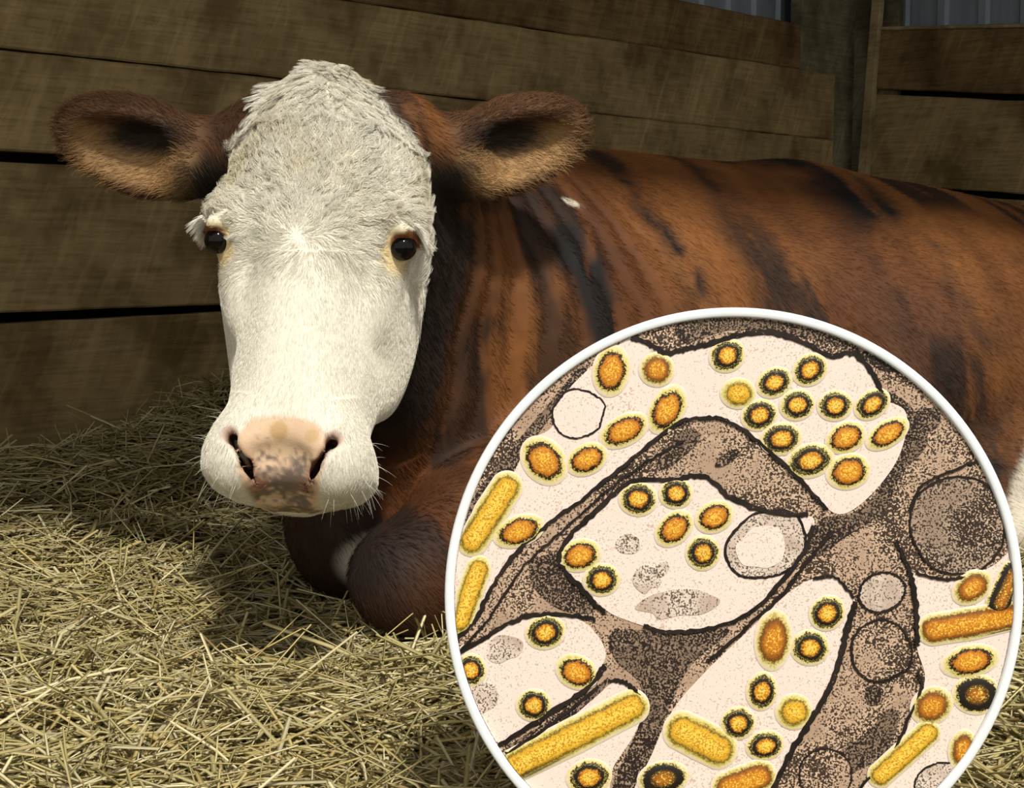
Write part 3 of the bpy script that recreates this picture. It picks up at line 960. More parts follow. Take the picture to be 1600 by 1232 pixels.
# ears
P, N, C, X = scatter(15000, ear_w)
dirs = np.zeros_like(P); lnf = np.zeros(len(P))
for i in (0, 1):
    a_, b_, d_ = ear_local(P, i)
    near_ = np.linalg.norm(P - (EARS[i][0] + EARS[i][1] * EARS[i][4] * .5), axis=1) < .2
    B, e1, e2, e3, Le, half = EARS[i]
    dd = e1[None] * .8 + e2[None] * (b_ * .55)[:, None] - e2[None] * .15
    dirs[near_] = dd[near_]
    rim_ = smooth(.55, 1.0, np.sqrt(((a_ - .5) / .52) ** 2 + b_ ** 2))
    lnf[near_] = (.011 + .009 * rim_)[near_]
T = tangent(dirs + rng.normal(0, .22, P.shape), N)
under_cow(hair_obj('ear_fur', strands(P, N, T, lnf * rng.uniform(.6, 1.4, len(P)), np.full(len(P), .30), .0012, .02, 5, 4, .3), .00042, C * rng.uniform(.6, 1.6, len(P))[:, None], M['fur'], None))

# lashes: a pale tuft above each eye
for s, Ce in EYES:
    k = 260
    q = rng.random(k)
    root = np.stack([s * (.1245 + .002 * rng.random(k)), -.016 + .004 * rng.random(k), .034 - .050 * q], -1)
    R0 = HO + root @ np.stack([HU, HV, HW])
    d = np.stack([s * (.9 + .3 * rng.random(k)), .30 + .65 * rng.random(k) + .25 * q, .25 - .9 * q + rng.normal(0, .15, k)], -1) @ np.stack([HU, HV, HW])
    d /= np.linalg.norm(d, axis=1)[:, None]
    ll = rng.uniform(.011, .021, k)
    x = np.linspace(0, 1, 5)
    pts = R0[:, None] + d[:, None] * (ll[:, None] * x)[..., None] + (HV * .35)[None, None] * (ll[:, None] * x ** 2)[..., None]
    under_cow(hair_obj('eyelashes', pts, .00042, np.tile([.82, .78, .68], (k, 1)) * rng.uniform(.85, 1.1, k)[:, None], M['fur'], None))
# whiskers round the lips
k = 110
vi = np.flatnonzero((face_m > .8) & (to_head(CV)[:, 1] > .22) & (pad_m < .15) & (np.abs(to_head(CV)[:, 0]) > .045))
vi = rng.choice(vi, k)
d = CN[vi] + np.array([0, 0, -.35]) + rng.normal(0, .25, (k, 3)); d /= np.linalg.norm(d, axis=1)[:, None]
ll = rng.uniform(.008, .026, k); x = np.linspace(0, 1, 5)
pts = CV[vi][:, None] + d[:, None] * (ll[:, None] * x)[..., None] + np.array([0, 0, -.25])[None, None] * (ll[:, None] * x ** 2)[..., None]
under_cow(hair_obj('whiskers', pts, .0002, np.tile([.80, .76, .64], (k, 1)), M['fur'], None))


# ------------------------------------------------------------------ straw bedding
t = NT('straw')
sn_ = t.noise(obj_coord(t), 140, 2)
sc_ = t.mix(t.math('MULTIPLY', sn_, .35), attr(t, 'coat'), (.16, .12, .05))
M['straw'] = t.bsdf(sc_, 0.55, None, 0.35)

def straw_colors(n, r):
    pal = np.array([(.64, .54, .26), (.54, .45, .19), (.80, .71, .43), (.42, .37, .14), (.46, .40, .19), (.29, .21, .085), (.60, .47, .19)])
    k = r.choice(len(pal), n, p=[.24, .15, .26, .10, .10, .05, .10])
    return pal[k] * r.uniform(.75, 1.15, n)[:, None]

def stalks(C, az, tilt, ln, wd, bend, col, r):
    """many flattened hollow-looking stems as one triangle mesh: three rings of three corners"""
    n = len(C)
    d = np.stack([np.cos(az) * np.cos(tilt), np.sin(az) * np.cos(tilt), np.sin(tilt)], -1)
    side = np.stack([-np.sin(az), np.cos(az), np.zeros(n)], -1)
    up = np.cross(d, side); up *= np.sign(up[:, 2:3] + 1e-9)
    roll = r.uniform(0, 2 * math.pi, n)
    rings = []
    for k, x in enumerate((-.5, 0.0, .5)):
        c = C + d * (ln * x)[:, None] + up * (bend * (1 - 4 * x * x) * ln)[:, None] + side * (bend * .6 * np.cos(roll) * (1 - 4 * x * x) * ln)[:, None]
        for j in range(3):
            a = roll + j * 2 * math.pi / 3
            rings.append(c + (side * (np.cos(a) * wd)[:, None] + up * (np.sin(a) * wd * .55)[:, None]) * (1.0 if k < 2 else .75))
    V = np.stack(rings, 1)                       # n, 9, 3
    base = (np.arange(n) * 9)[:, None]
    q = []
    for k in (0, 3):
        for j in range(3):
            j2 = (j + 1) % 3
            q.append([k + j, k + j2, k + 3 + j2, k + 3 + j])
    Fq = (base[:, None] + np.array(q)[None]).reshape(-1, 4)
    return V.reshape(-1, 3), Fq, np.repeat(col, 9, axis=0)

def clear_of_cow(P, m=.004):
    return sdf(P, .05) > m

r = np.random.default_rng(21)
def field(n, y0, y1, wide, seed):
    r = np.random.default_rng(seed)
    y = y0 + (y1 - y0) * r.random(n) ** 1.15
    x = (r.random(n) * 2 - 1) * (.42 * y + wide)
    dn = (x - W0[0]) * WN[0] + (y - W0[1]) * WN[1]
    ok = dn > .03
    return x[ok], y[ok], r
parts = []
for layer, (n, lift, tl, lmean) in enumerate(((34000, .004, .10, .070), (24000, .014, .20, .090), (9000, .026, .34, .105))):
    x, y, r = field(n, 1.02, 3.9, .35, 30 + layer)
    m = len(x)
    az = r.uniform(0, 2 * math.pi, m)
    # loose clumps lie one way
    cl = fbm(np.stack([x, y, 0 * x], -1), 4.5, 77) * 9
    az = np.where(r.random(m) < .45, cl + r.normal(0, .35, m), az)
    ln = np.clip(r.lognormal(math.log(lmean), .5, m), .02, .20)
    z = ground_z(x, y) + lift + r.uniform(0, .014, m)
    C = np.stack([x, y, z], -1)
    tilt = np.clip(r.normal(0, tl, m), -.5, .6)
    hd = np.stack([np.cos(az) * np.cos(tilt), np.sin(az) * np.cos(tilt), np.sin(tilt)], -1) * (ln * .5)[:, None]
    ok = clear_of_cow(C) & clear_of_cow(C + hd) & clear_of_cow(C - hd)
    for e in (C + hd, C - hd):
        ok &= ((e[:, 0] - W0[0]) * WN[0] + (e[:, 1] - W0[1]) * WN[1]) > .015
    wd = r.uniform(.0014, .0032, m) * np.where(r.random(m) < .12, 1.45, 1)
    bend = r.normal(0, .05, m)
    V, Fq, cl_ = stalks(C[ok], az[ok], tilt[ok], ln[ok], wd[ok], bend[ok], straw_colors(ok.sum(), r), r)
    off = sum(len(p[0]) for p in parts)
    parts.append((V, Fq + off, cl_))
# short wisps that stick up
x, y, r = field(2600, 1.1, 3.6, .2, 55)
m = len(x); az = r.uniform(0, 6.28, m); tilt = r.uniform(.5, 1.25, m); ln = r.uniform(.03, .09, m)
C = np.stack([x, y, ground_z(x, y) + .012 + .35 * ln * np.sin(tilt)], -1)
hd = np.stack([np.cos(az) * np.cos(tilt), np.sin(az) * np.cos(tilt), np.sin(tilt)], -1) * (ln * .5)[:, None]
ok = clear_of_cow(C) & clear_of_cow(C + hd)
V, Fq, cl_ = stalks(C[ok], az[ok], tilt[ok], ln[ok], r.uniform(.0007, .0016, m)[ok], r.normal(0, .08, m)[ok], straw_colors(ok.sum(), r) * 1.05, r)
parts.append((V, Fq + sum(len(p[0]) for p in parts), cl_))
bed = mesh_np('straw_bedding', np.concatenate([p[0] for p in parts]), np.concatenate([p[1] for p in parts]), M['straw'], None, np.concatenate([p[2] for p in parts]), False)
tag(bed, 'deep layer of loose golden straw bedding covering the stall floor', 'straw', kind='stuff')

# long single stalks lying on top, where the eye picks them out
def ground_hit(px, py, up=.02):
    lo, hi = .9, 6.0
    for _ in range(40):
        mid = (lo + hi) / 2
        p = at(px, py, mid)
        if p[2] > float(ground_z(p[0], p[1])) + up: lo = mid
        else: hi = mid
    return at(px, py, lo)
def stalk(a, b, wd, color, label, lift_a=.028, lift_b=.028, node=True):
    A, B = ground_hit(*a, lift_a), ground_hit(*b, lift_b)
    L = np.linalg.norm(B - A); d = (B - A) / L
    sd = norm(np.cross(d, [0, 0, 1])) if abs(d[2]) < .95 else np.array([1.0, 0, 0]); up = np.cross(sd, d)
    k = 9; V, Fc = [], []
    sag = random.uniform(-.012, .012) * L
    for i in range(k):
        x = i / (k - 1)
        rr = wd * (1 - .25 * x) * (1.28 if (node and i == 5) else 1)
        c = A - (A + B) / 2 + d * L * x + up * sag * math.sin(math.pi * x) * 2 + sd * sag * math.sin(math.pi * x)
        for j in range(6):
            an = j / 6 * 2 * math.pi
            V.append(c + sd * math.cos(an) * rr + up * math.sin(an) * rr * .7)
    for i in range(k - 1):
        for j in range(6):
            Fc.append((i * 6 + j, i * 6 + (j + 1) % 6, (i + 1) * 6 + (j + 1) % 6, (i + 1) * 6 + j))
    Fc.append(tuple(range(5, -1, -1))); Fc.append(tuple(range((k - 1) * 6, k * 6)))
    o = mesh_py('straw_stalk', V, Fc, M['straw'], None, True)
    set_col(o.data, np.tile(color, (len(V), 1)))
    o.location = (A + B) / 2
    return tag(o, label, 'straw stalk', 'long loose straw stalks')
PALE, GOLD, GREEN, BROWN = (.66, .60, .38), (.58, .48, .22), (.50, .48, .22), (.24, .15, .06)
for row in (
    ((95, 686), (170, 713), .0038, PALE, 'pale flat straw stalk near the foot of the plank wall'),
    ((316, 582), (362, 608), .0040, GREEN, "greenish thick straw stalk behind the cow's cheek"),
    ((180, 906), (240, 955), .0022, PALE, "thin pale straw stalk at the edge of the head's shadow"),
    ((382, 895), (551, 990), .0042, GOLD, 'long thick golden stalk slanting down towards the folded knee'),
    ((496, 1012), (614, 982), .0046, PALE, "broad pale stalk just in front of the cow's knee"),
    ((568, 986), (626, 967), .0030, PALE, "short pale stalk resting against the cow's knee"),
    ((404, 1045), (502, 1043), .0036, GOLD, 'level golden stalk below the muzzle shadow'),
    ((360, 1016), (431, 1041), .0040, GREEN, 'stubby greenish stalk below the muzzle shadow'),
    ((188, 1127), (256, 1078), .0036, BROWN, 'curved brown stalk among the pale straw'),
    ((0, 1150), (84, 1176), .0024, GREEN, "greenish stalk lying at the photo's bottom left corner"),
    ((27, 1092), (142, 1152), .0018, BROWN, 'thin dark brown stalk crossing the pale straw'),
    ((308, 1127), (404, 1130), .0026, PALE, 'level pale stalk in the bright straw'),
    ((646, 1187), (760, 1163), .0030, PALE, 'pale stalk running under the rim of the round inset disc'),
    ((627, 1089), (726, 1157), .0028, PALE, 'slanting pale stalk beside the rim of the round inset disc'),
    ((480, 1084), (562, 1051), .0036, PALE, 'upper one of two parallel pale stalks in the bright straw'),
    ((483, 1116), (592, 1076), .0032, PALE, 'lower one of two parallel pale stalks in the bright straw'),
    ((425, 1084), (475, 1138), .0030, GREEN, 'greenish stalk crossing beside the two parallel stalks'),
): stalk(*row)
stalk((286, 1168), (330, 1062), .0016, PALE, 'thin pale stalk sticking up out of the bright straw', .02, .085, False)
stalk((338, 1092), (349, 1052), .0022, PALE, 'short upright straw beside the thin raised stalk', .02, .06, False)

# ------------------------------------------------------------------ overlaid round picture inset, built as an added disc before the cow
BD = 1.115
BC = at(1146, 932, BD)
BR = 451 * np.linalg.norm(BC - CAM - 0) / F_PX * (np.dot(BC - CAM, CAM_F) / np.linalg.norm(BC - CAM))
K = BR / 451.0                                             # metres per unit of the drawing
INSET = empty('round_inset_disc', BC)
INSET.rotation_euler = (math.pi / 2 - PITCH, 0, 0)
tag(INSET, 'added round white-rimmed disc for an overlaid orange virus micrograph inset, not part of the stall', 'picture board')
def lx(px, py): return ((px - 1146) * K, -(py - 932) * K)
RIN = 436.0

def ring_mesh(name, prof, mat, seg=160):
    V, Fc = [], []
    n = len(prof)
    for i in range(seg):
        a = i / seg * 2 * math.pi
        for r_, z_ in prof: V.append((r_ * math.cos(a), r_ * math.sin(a), z_))
    for i in range(seg):
        for j in range(n):
            a, b = i * n + j, i * n + (j + 1) % n
            c, d = ((i + 1) % seg) * n + (j + 1) % n, ((i + 1) % seg) * n + j
            Fc.append((a, d, c, b))
    return mesh_py(name, V, Fc, mat, INSET, True)
t = NT('white_rim'); M['rim'] = t.bsdf(t.ramp(t.noise(obj_coord(t), 60), [(0.3, (.78, .82, .84)), (0.7, (.82, .86, .88))]), .55, None, .3)
t = NT('disc_back'); M['back'] = t.bsdf(t.ramp(t.noise(t.mapping(obj_coord(t), (4, 40, 4)), 4), [(0.3, (.22, .15, .08)), (0.7, (.36, .26, .15))]), .8, None, .2)

def grain(t, scale, lo, hi):
    n = t.noise(obj_coord_world_inset(t), scale, 1.0, .5)
    return t.ramp(n, [(lo, (0, 0, 0)), (hi, (1, 1, 1))])
def obj_coord_world_inset(t):
    g = t.n('ShaderNodeNewGeometry').outputs['Position']
    return g
def stipple(name, base_a, base_b, speck, lo, hi, patch_scale, patch_lo, patch_hi, amount):
    t = NT(name)
    pos = obj_coord_world_inset(t)
    pt = t.noise(pos, patch_scale, 4, .6)
    b = t.mix(t.ramp(pt, [(patch_lo, (0, 0, 0)), (patch_hi, (1, 1, 1))]), base_a, base_b)
    g = t.noise(pos, 620, 1.5, .55)
    # more specks where the patch is dark
    th = t.math('ADD', g, t.math('MULTIPLY', t.math('SUBTRACT', pt, .5), -amount))
    s_ = t.ramp(th, [(lo, (1, 1, 1)), (hi, (0, 0, 0))])
    col = t.mix(s_, b, speck)
    return t.bsdf(col, .6, None, .2)
M['cell'] = stipple('print_cell', (.42, .285, .195), (.70, .50, .35), (.045, .028, .018), .45, .54, 22, .36, .62, .75)
M['cell_dark'] = stipple('print_cell_dark', (.22, .15, .10), (.40, .28, .2), (.02, .012, .008), .50, .60, 26, .4, .6, .5)
M['cell_mid'] = stipple('print_cell_mid', (.30, .21, .15), (.56, .41, .30), (.035, .022, .014), .46, .55, 20, .36, .62, .6)
M['lumen'] = stipple('print_lumen', (.80, .665, .585), (.82, .69, .615), (.58, .42, .32), .34, .42, 16, .4, .6, .3)
M['grey'] = stipple('print_grey', (.50, .38, .30), (.72, .60, .51), (.12, .085, .06), .38, .46, 30, .4, .6, .4)
M['membrane'] = stipple('print_membrane', (.010, .006, .004), (.022, .014, .010), (.25, .17, .11), .22, .30, 40, .4, .6, .1)

def particle_mat(name, stops, core_speck=(.42, .13, .008), core_light=(.86, .62, .10)):
    t = NT(name)
    pos = obj_coord_world_inset(t)
    g = t.noise(pos, 640, 2.0, .6)
    g2 = t.noise(pos, 150, 2.0, .6)
    rho = attr(t, 'rho', 'Fac')
    x = t.math('ADD', rho, t.math('MULTIPLY', t.math('SUBTRACT', g, .5), .55))
    x = t.math('ADD', x, t.math('MULTIPLY', t.math('SUBTRACT', g2, .5), .30))
    x = t.math('MULTIPLY', x, .7692)                      # 1.3 -> 1
    col = t.ramp(x, [(p / 1.3, c) for p, c in stops])
    inside = t.ramp(t.math('MULTIPLY', rho, .7692), [(0.34, (1, 1, 1)), (0.50, (0, 0, 0))])
    gg = t.noise(pos, 700, 1.0, .5)
    sp = t.ramp(gg, [(.50, (0, 0, 0)), (.60, (.75, .75, .75))])
    col = t.mix(t.math('MULTIPLY', inside, sp), col, core_speck)
    sp2 = t.ramp(gg, [(.36, (.8, .8, .8)), (.44, (0, 0, 0))])
    col = t.mix(t.math('MULTIPLY', inside, sp2), col, core_light)
    return t.bsdf(col, .55, None, .25)
YEL, LEM, ORA, RUST, BLK, HALO, PALE_ = (.80, .50, .04), (.84, .62, .14), (.62, .24, .016), (.32, .10, .008), (.014, .009, .004), (.74, .62, .27), (.79, .66, .57)
PM = {
    'ring': particle_mat('print_particle_ringed', [(0, LEM), (.34, YEL), (.48, ORA), (.56, RUST), (.61, BLK), (.84, BLK), (.86, (.5, .42, .1)), (.90, BLK), (.97, BLK), (1.02, (.6, .5, .16)), (1.10, HALO), (1.27, PALE_)]),
    'amber': particle_mat('print_particle_amber', [(0, YEL), (.22, (.78, .36, .03)), (.55, ORA), (.74, RUST), (.80, BLK), (.90, BLK), (.95, (.55, .45, .10)), (1.08, HALO), (1.27, PALE_)]),
    'gold': particle_mat('print_particle_gold', [(0, (.84, .60, .08)), (.45, (.76, .46, .03)), (.70, (.55, .30, .02)), (.80, (.10, .07, .02)), (.86, (.35, .24, .03)), (.93, (.50, .42, .08)), (1.08, HALO), (1.27, PALE_)]),
    'rust': particle_mat('print_particle_rust', [(0, (.70, .30, .02)), (.40, ORA), (.66, RUST), (.84, (.12, .05, .008)), (.92, (.40, .30, .06)), (1.08, HALO), (1.27, PALE_)]),
    'dark': particle_mat('print_particle_dark', [(0, (.50, .19, .02)), (.25, RUST), (.42, (.06, .03, .008)), (.60, BLK), (.97, BLK), (1.05, (.5, .42, .15)), (1.12, HALO), (1.27, PALE_)]),
}
def clampR(x, y, lim=RIN - 1):
    r_ = math.hypot(x, y) / K
    if r_ > lim: f = lim / r_; return x * f, y * f
    return x, y

# body of the inset disc: wooden back, white rim
back = ring_mesh('back_panel', [(0.0001, -.014), (BR * .985, -.014), (BR * .985, -.002), (0.0001, -.002)], M['back'])
rim = ring_mesh('rim', [(RIN * K, -.002), (RIN * K, .0030), (RIN * K + .0012, .0045), (BR - .0014, .0045), (BR, .0030), (BR, -.014), (BR - .003, -.016), (RIN * K, -.016)], M['rim'])
rim['label'] = 'plain white rim'
fd = mesh_py('picture', [(0, 0, 0)] + [(RIN * K * math.cos(i / 160 * 2 * math.pi), RIN * K * math.sin(i / 160 * 2 * math.pi), 0) for i in range(160)],
             [(0, 1 + i, 1 + (i + 1) % 160) for i in range(160)], M['cell'], INSET)
fd['label'] = 'speckled brown cell print'
# made-up strut and brace behind the inset disc, so that it stands
def bar(name, A, B, w, h, mat):
    A, B = np.asarray(A, float), np.asarray(B, float); d = norm(B - A); sd = np.array([1.0, 0, 0]); up = np.cross(sd, d)
    V = [p + sd * i * w / 2 + up * j * h / 2 for p in (A, B) for i, j in ((-1, -1), (1, -1), (1, 1), (-1, 1))]
    return mesh_py(name, V, [(3, 2, 1, 0), (4, 5, 6, 7), (0, 1, 5, 4), (1, 2, 6, 5), (2, 3, 7, 6), (3, 0, 4, 7)], mat, INSET)
bar('strut', (0, BR * .45, -.014), (0, -BR * .94, -.115), .03, .012, M['back'])
bar('brace', (0, -BR * .50, -.014), (0, -BR * .52, -.082), .02, .008, M['back'])

def catmull(pts, n=10, closed=True):
    P_ = np.array(pts, float); m = len(P_); out = []
    rng_ = range(m) if closed else range(m - 1)
    for i in rng_:
        g = lambda j: P_[(j) % m] if closed else P_[min(max(j, 0), m - 1)]
        p0, p1, p2, p3 = g(i - 1), g(i), g(i + 1), g(i + 2)
        for k in range(n):
            x = k / n
            out.append(.5 * ((2 * p1) + (-p0 + p2) * x + (2 * p0 - 5 * p1 + 4 * p2 - p3) * x * x + (-p0 + 3 * p1 - 3 * p2 + p3) * x ** 3))
    if not closed: out.append(P_[-1])
    return out
def fill(name, pts, z, mat, n=6, label=None, th=.0005):
    c = catmull(pts, n)
    xy = [clampR(*lx(*p)) for p in c]
    bm = bmesh.new()
    vs_ = []
    for x, y in xy:
        if vs_ and math.hypot(vs_[-1].co.x - x, vs_[-1].co.y - y) < 2e-5: continue
        vs_.append(bm.verts.new((x, y, z)))
    f = bm.faces.new(vs_)
    bmesh.ops.recalc_face_normals(bm, faces=[f])
    if f.normal.z < 0: f.normal_flip()
    bmesh.ops.triangulate(bm, faces=[f])
    ed_ = [e for e in bm.edges if len(e.link_faces) == 1]
    r_ = bmesh.ops.extrude_edge_only(bm, edges=ed_)
    for v_ in r_['geom']:
        if isinstance(v_, bmesh.types.BMVert): v_.co.z = z - th
    me = bpy.data.meshes.new(name); bm.to_mesh(me); bm.free(); me.materials.append(mat)
    o = link(bpy.data.objects.new(name, me), INSET)
    if label: o['label'] = label
    return o
def ribbon(name, pts, wd, z, mat, closed=False, n=8, jit=.6, seed=0):
    c = np.array(catmull(pts, n, closed))
    r_ = np.random.default_rng(seed + len(pts))
    m = len(c)
    tg = np.roll(c, -1, 0) - np.roll(c, 1, 0) if closed else np.gradient(c, axis=0)
    tg /= np.linalg.norm(tg, axis=1)[:, None] + 1e-9
    nr = np.stack([-tg[:, 1], tg[:, 0]], -1)
    w = wd * (1 + r_.normal(0, .16, m))
    c = c + nr * r_.normal(0, jit, m)[:, None]
    V, Fc = [], []
    for i in range(m):
        for sgn, zz in ((-1, z - .0005), (-.8, z), (.8, z), (1, z - .0005)):
            V.append((*clampR(*lx(*(c[i] + nr[i] * w[i] * sgn))), zz))
    for i in range(m if closed else m - 1):
        j = (i + 1) % m
        for q in range(3): Fc.append((i * 4 + q + 1, i * 4 + q, j * 4 + q, j * 4 + q + 1))
    return mesh_py(name, V, Fc, mat, INSET)

L0 = [(985, 528), (1012, 536), (1040, 552), (1070, 546), (1100, 540), (1150, 526), (1200, 519), (1250, 534), (1298, 556), (1335, 554), (1366, 588), (1378, 622), (1412, 640), (1416, 672), (1400, 722), (1362, 772), (1322, 802), (1292, 795), (1250, 750), (1202, 705), (1150, 664), (1108, 653), (1062, 660), (1020, 690), (960, 740), (900, 788), (850, 824), (800, 872), (762, 930), (738, 975), (712, 1000), (711, 930), (712, 880), (722, 830), (752, 782), (800, 742), (826, 690), (862, 668), (884, 615), (925, 572), (955, 548)]
L1 = [(872, 878), (884, 846), (930, 800), (985, 755), (1050, 750), (1100, 745), (1142, 778), (1200, 800), (1262, 806), (1272, 822), (1255, 862), (1218, 912), (1168, 960), (1100, 984), (1040, 986), (975, 968), (942, 950), (905, 912)]
L2 = [(712, 1018), (752, 1000), (800, 972), (850, 960), (905, 968), (938, 1000), (945, 1032), (912, 1080), (850, 1118), (780, 1162), (745, 1130), (722, 1080)]
L3 = [(800, 1192), (860, 1150), (930, 1090), (962, 1066), (992, 1080), (1006, 1106), (990, 1150), (958, 1200), (944, 1250), (880, 1262), (830, 1235)]
L4 = [(1270, 905), (1305, 903), (1336, 940), (1322, 985), (1312, 1030), (1292, 1082), (1262, 1132), (1232, 1182), (1205, 1240), (1150, 1300), (1040, 1310), (985, 1260), (1018, 1180), (1040, 1130), (1064, 1092), (1112, 1040), (1170, 985), (1230, 928)]
L5 = [(1428, 896), (1470, 905), (1512, 900), (1552, 884), (1590, 860), (1590, 960), (1570, 1060), (1530, 1150), (1480, 1230), (1400, 1290), (1345, 1240), (1398, 1180), (1424, 1120), (1445, 1062), (1432, 1010), (1432, 950)]
for i, q in enumerate((L0, L1, L2, L3, L4, L5)): fill('pale_area', q, .0006, M['lumen'])
# darker tracts of the cell
for q in ([(1375, 610), (1420, 632), (1450, 690), (1410, 740), (1380, 800), (1320, 840), (1280, 870), (1260, 850), (1285, 810), (1340, 800), (1395, 730), (1412, 660)],
          [(712, 830), (745, 770), (800, 700), (850, 640), (905, 575), (915, 585), (880, 625), (840, 680), (805, 730), (760, 775), (725, 830)],
          [(960, 985), (1060, 990), (1140, 985), (1080, 1040), (1040, 1120), (1000, 1230), (955, 1235), (1000, 1130), (1000, 1070), (960, 1030)],
          [(790, 1170), (860, 1125), (930, 1075), (950, 1060), (930, 1095), (870, 1140), (800, 1190)],
          [(830, 880), (880, 870), (930, 950), (880, 955), (835, 920)],
          [(1405, 1120), (1380, 1180), (1310, 1215), (1290, 1190), (1350, 1150), (1385, 1110)],
          [(1060, 500), (1146, 497), (1260, 512), (1400, 570), (1380, 580), (1330, 550), (1260, 528), (1150, 515), (1070, 535)]):
    fill('dark_tract', q, .0004, M['cell_dark'])
# grey bodies and vesicles
def blob(name, cx, cy, rx, ry, ang, mat, z=.0009, wob=.05, seed=1, label=None):
    r_ = np.random.default_rng(seed); k = 12; a = math.radians(ang)
    pts = []
    for i in range(k):
        q = i / k * 2 * math.pi; f = 1 + r_.normal(0, wob)
        x, y = rx * f * math.cos(q), ry * f * math.sin(q)
        pts.append((cx + x * math.cos(a) + y * math.sin(a), cy - x * math.sin(a) + y * math.cos(a)))
    return fill(name, pts, z, mat, 5, label), pts
def vesicle(cx, cy, rx, ry, ang, seed, inner='grey', ringw=2.2):
    o, pts = blob('vesicle', cx, cy, rx, ry, ang, M[inner], .0009, .03, seed)
    e = ribbon('vesicle_edge', pts, ringw, .0013, M['membrane'], True, 6, .5, seed)
    e.parent = o
    return o
vesicle(903, 648, 42, 37, 20, 3, 'lumen', 1.6); vesicle(1196, 852, 66, 50, 25, 4); blob('vesicle_core', 1188, 856, 40, 32, 20, M['lumen'], .0014, .06, 4)
vesicle(1378, 926, 38, 29, 20, 5); vesicle(1377, 1018, 46, 48, 0, 6, 'cell'); vesicle(1496, 822, 74, 78, 0, 7, 'cell_mid', 2.0)
vesicle(1290, 1212, 42, 40, 0, 8, 'cell', 1.4); vesicle(1468, 1222, 40, 30, 20, 9, 'grey', 1.6)
for i, (x, y, rx, ry, a) in enumerate(((980, 850, 20, 15, 0), (1008, 905, 22, 20, 0), (1034, 890, 14, 10, 30), (1060, 945, 62, 22, 6), (752, 1090, 24, 26, 0), (790, 1015, 28, 20, 20), (1366, 1086, 15, 14, 0), (1440, 660, 30, 22, 40), (1060, 700, 45, 16, 40), (1136, 716, 22, 8, 35))):
    blob('grey_patch', x, y, rx, ry, a, M['grey'] if i < 6 else M['cell_dark'], .0011, .10, 20 + i)
# membranes
MB_ = [
    (L0[0:12], 4.2), ([(1292, 797), (1250, 751), (1202, 706), (1150, 665), (1108, 653), (1062, 660), (1020, 690), (960, 740), (900, 788), (850, 824), (800, 872), (762, 930), (738, 975), (706, 1006)], 3.2),
    ([(1068, 690), (1020, 716), (960, 758), (905, 806), (856, 850), (815, 890), (775, 950), (745, 990), (712, 1022)], 2.0),
    ([(872, 878), (884, 846), (930, 800), (985, 755), (1050, 750), (1100, 745), (1142, 778), (1200, 800), (1262, 806)], 4.0),
    ([(872, 880), (900, 912), (930, 945), (945, 958)], 4.0), ([(1272, 822), (1255, 862), (1218, 912), (1168, 960), (1100, 984), (1040, 987), (1005, 978)], 3.4),
    ([(1300, 830), (1262, 878), (1225, 925), (1180, 968), (1135, 1010), (1105, 1034)], 3.0),
    ([(712, 1022), (752, 1000), (800, 972), (850, 960), (905, 964), (930, 968)], 3.4), ([(945, 1040), (912, 1080), (850, 1120), (780, 1166)], 4.2),
    ([(790, 1178), (850, 1140), (905, 1098), (935, 1072)], 2.4), ([(950, 1064), (975, 1066), (995, 1082), (1004, 1100)], 3.4),
    ([(1336, 940), (1322, 985), (1312, 1030), (1292, 1082), (1262, 1132), (1232, 1182), (1200, 1250)], 4.6),
    ([(1398, 846), (1418, 888), (1428, 930), (1432, 980), (1432, 1010)], 4.2), ([(1270, 905), (1305, 903), (1334, 935)], 2.4),
    ([(1432, 1050), (1440, 1075), (1420, 1120), (1396, 1172), (1340, 1235)], 2.6), ([(1420, 800), (1440, 760), (1480, 738), (1530, 720)], 2.2), ([(1430, 895), (1470, 906), (1515, 902)], 2.6),
]
for i, (q, w_) in enumerate(MB_): ribbon('membrane', q, w_, .0019, M['membrane'], False, 9, .9, i)

def particle(cx, cy, ra, rb, ang, kind, half=0.0):
    """low-domed disc, oval or rod: ra along ang, rb across; half = half length of a rod's straight part"""
    a = math.radians(ang); seg = 28
    rhos = (0, .25, .45, .6, .72, .84, .94, 1.02, 1.12, 1.27)
    V, Fc, R_ = [], [], []
    def put(x, y, rho):
        X, Y = cx + x * math.cos(a) + y * math.sin(a), cy - x * math.sin(a) + y * math.cos(a)
        lxx, lyy = clampR(*lx(X, Y))
        V.append((lxx - o_[0], lyy - o_[1], .0010 + .0017 * max(0, 1 - rho ** 2) ** .6 * (1 if rho < 1 else 0) + (.0008 if rho < 1.2 else 0))); R_.append(rho)
    o_ = clampR(*lx(cx, cy))
    for rho in rhos:
        for i in range(seg):
            q = i / seg * 2 * math.pi
            c_, s_ = math.cos(q), math.sin(q)
            sp = half * (1 if c_ > 1e-6 else -1 if c_ < -1e-6 else 0) * (1 if rho > 0 else 1)
            put(ra * rho * c_ + sp, rb * rho * s_, rho)
    for k in range(len(rhos) - 1):
        for i in range(seg):
            j = (i + 1) % seg
            Fc.append((k * seg + i, (k + 1) * seg + i, (k + 1) * seg + j, k * seg + j))
    me = bpy.data.meshes.new('particle'); me.from_pydata(V, [], Fc); me.update()
    at_ = me.attributes.new('rho', 'FLOAT', 'POINT'); at_.data.foreach_set('value', R_)
    for p_ in me.polygons: p_.use_smooth = True
    me.materials.append(PM[kind])
    o = link(bpy.data.objects.new('particle', me), INSET); o.location = (o_[0], o_[1], .0)
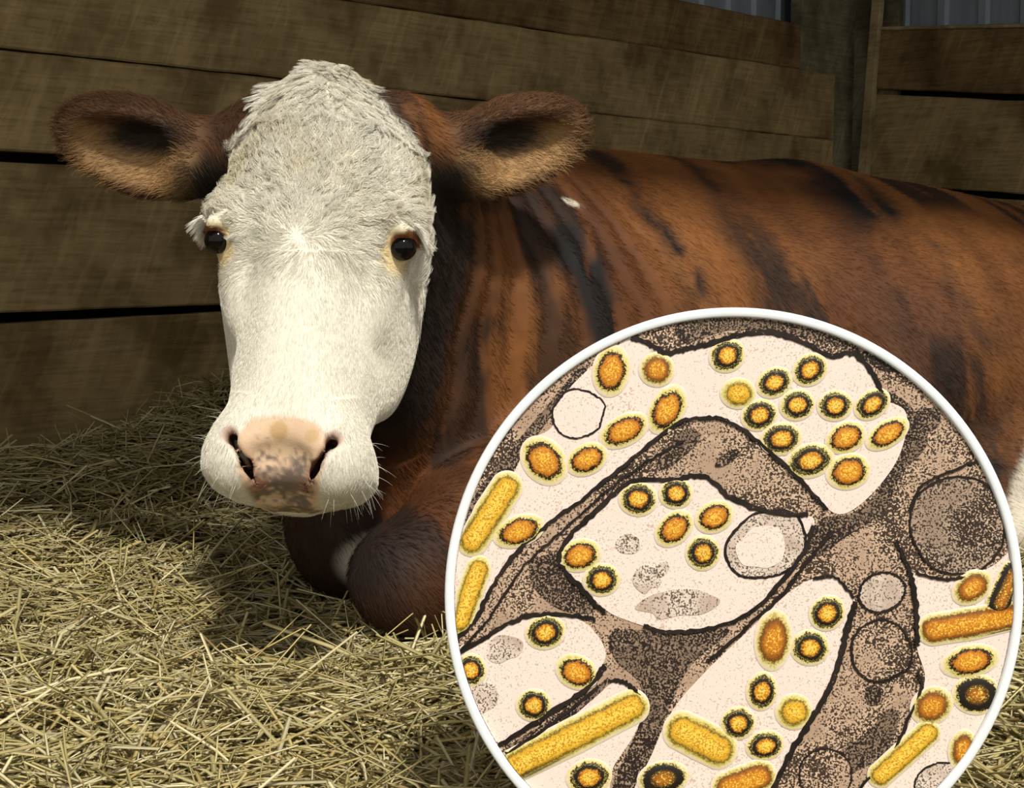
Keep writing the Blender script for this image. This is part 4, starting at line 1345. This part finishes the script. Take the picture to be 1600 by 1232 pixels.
for row in (
    (955, 580, 33, 24, 80, 'amber'), (1026, 578, 23, 22, 0, 'rust'), (1136, 556, 24, 21, 30, 'ring'), (1153, 615, 23, 20, 0, 'gold'), (1209, 598, 24, 19, 30, 'ring'),
    (1265, 578, 24, 20, 35, 'ring'), (1186, 649, 24, 20, 20, 'ring'), (1245, 633, 23, 20, 20, 'ring'), (1304, 634, 23, 20, 10, 'ring'), (1362, 632, 25, 18, 35, 'ring'),
    (1220, 686, 27, 21, 10, 'ring'), (1321, 684, 27, 20, 25, 'amber'), (1386, 678, 31, 17, 32, 'amber'), (1265, 720, 31, 22, 15, 'ring'), (1325, 737, 29, 23, 15, 'amber'),
    (1042, 640, 34, 22, 60, 'amber'), (975, 673, 34, 20, 27, 'amber'), (850, 720, 34, 27, -50, 'amber'), (917, 718, 28, 20, 27, 'amber'), (811, 830, 34, 20, 20, 'amber'),
    (997, 780, 25, 22, 0, 'ring'), (1056, 771, 22, 20, 10, 'ring'), (1053, 826, 28, 20, 42, 'amber'), (1116, 808, 26, 20, 27, 'amber'), (1098, 864, 23, 22, 60, 'ring'),
    (906, 868, 28, 21, 15, 'amber'), (940, 906, 24, 21, 10, 'ring'), (852, 988, 26, 22, 15, 'ring'), (736, 1047, 20, 21, 0, 'ring'), (901, 1050, 28, 22, -25, 'amber'),
    (834, 1102, 23, 21, 0, 'ring'), (920, 1214, 29, 23, 10, 'ring'), (1036, 1216, 33, 22, 10, 'dark'), (1153, 1130, 23, 21, 15, 'ring'), (1195, 1165, 25, 19, 15, 'ring'),
    (1190, 1080, 25, 20, 80, 'ring'), (1240, 1112, 24, 23, 0, 'gold'), (1208, 1000, 39, 24, 85, 'rust'), (1292, 958, 24, 22, 40, 'ring'), (1265, 1012, 25, 23, 0, 'ring'),
    (1518, 918, 28, 20, 35, 'rust'), (1515, 1033, 38, 21, 12, 'amber'), (1525, 1085, 31, 26, 0, 'dark'), (1455, 1103, 28, 24, 30, 'rust'), (1503, 1172, 27, 18, 80, 'rust'),
    (765, 803, 22, 21, 57, 'gold', 48), (733, 930, 20, 17, 70, 'gold', 40), (897, 1150, 23, 23, 27, 'gold', 100), (1094, 1156, 24, 26, -27, 'gold', 32), (1162, 1222, 24, 22, 20, 'rust', 24),
    (1572, 920, 20, 18, 65, 'dark', 24), (1520, 974, 22, 21, 9, 'rust', 62), (1412, 1178, 18, 17, 42, 'gold', 48),
): particle(*row)
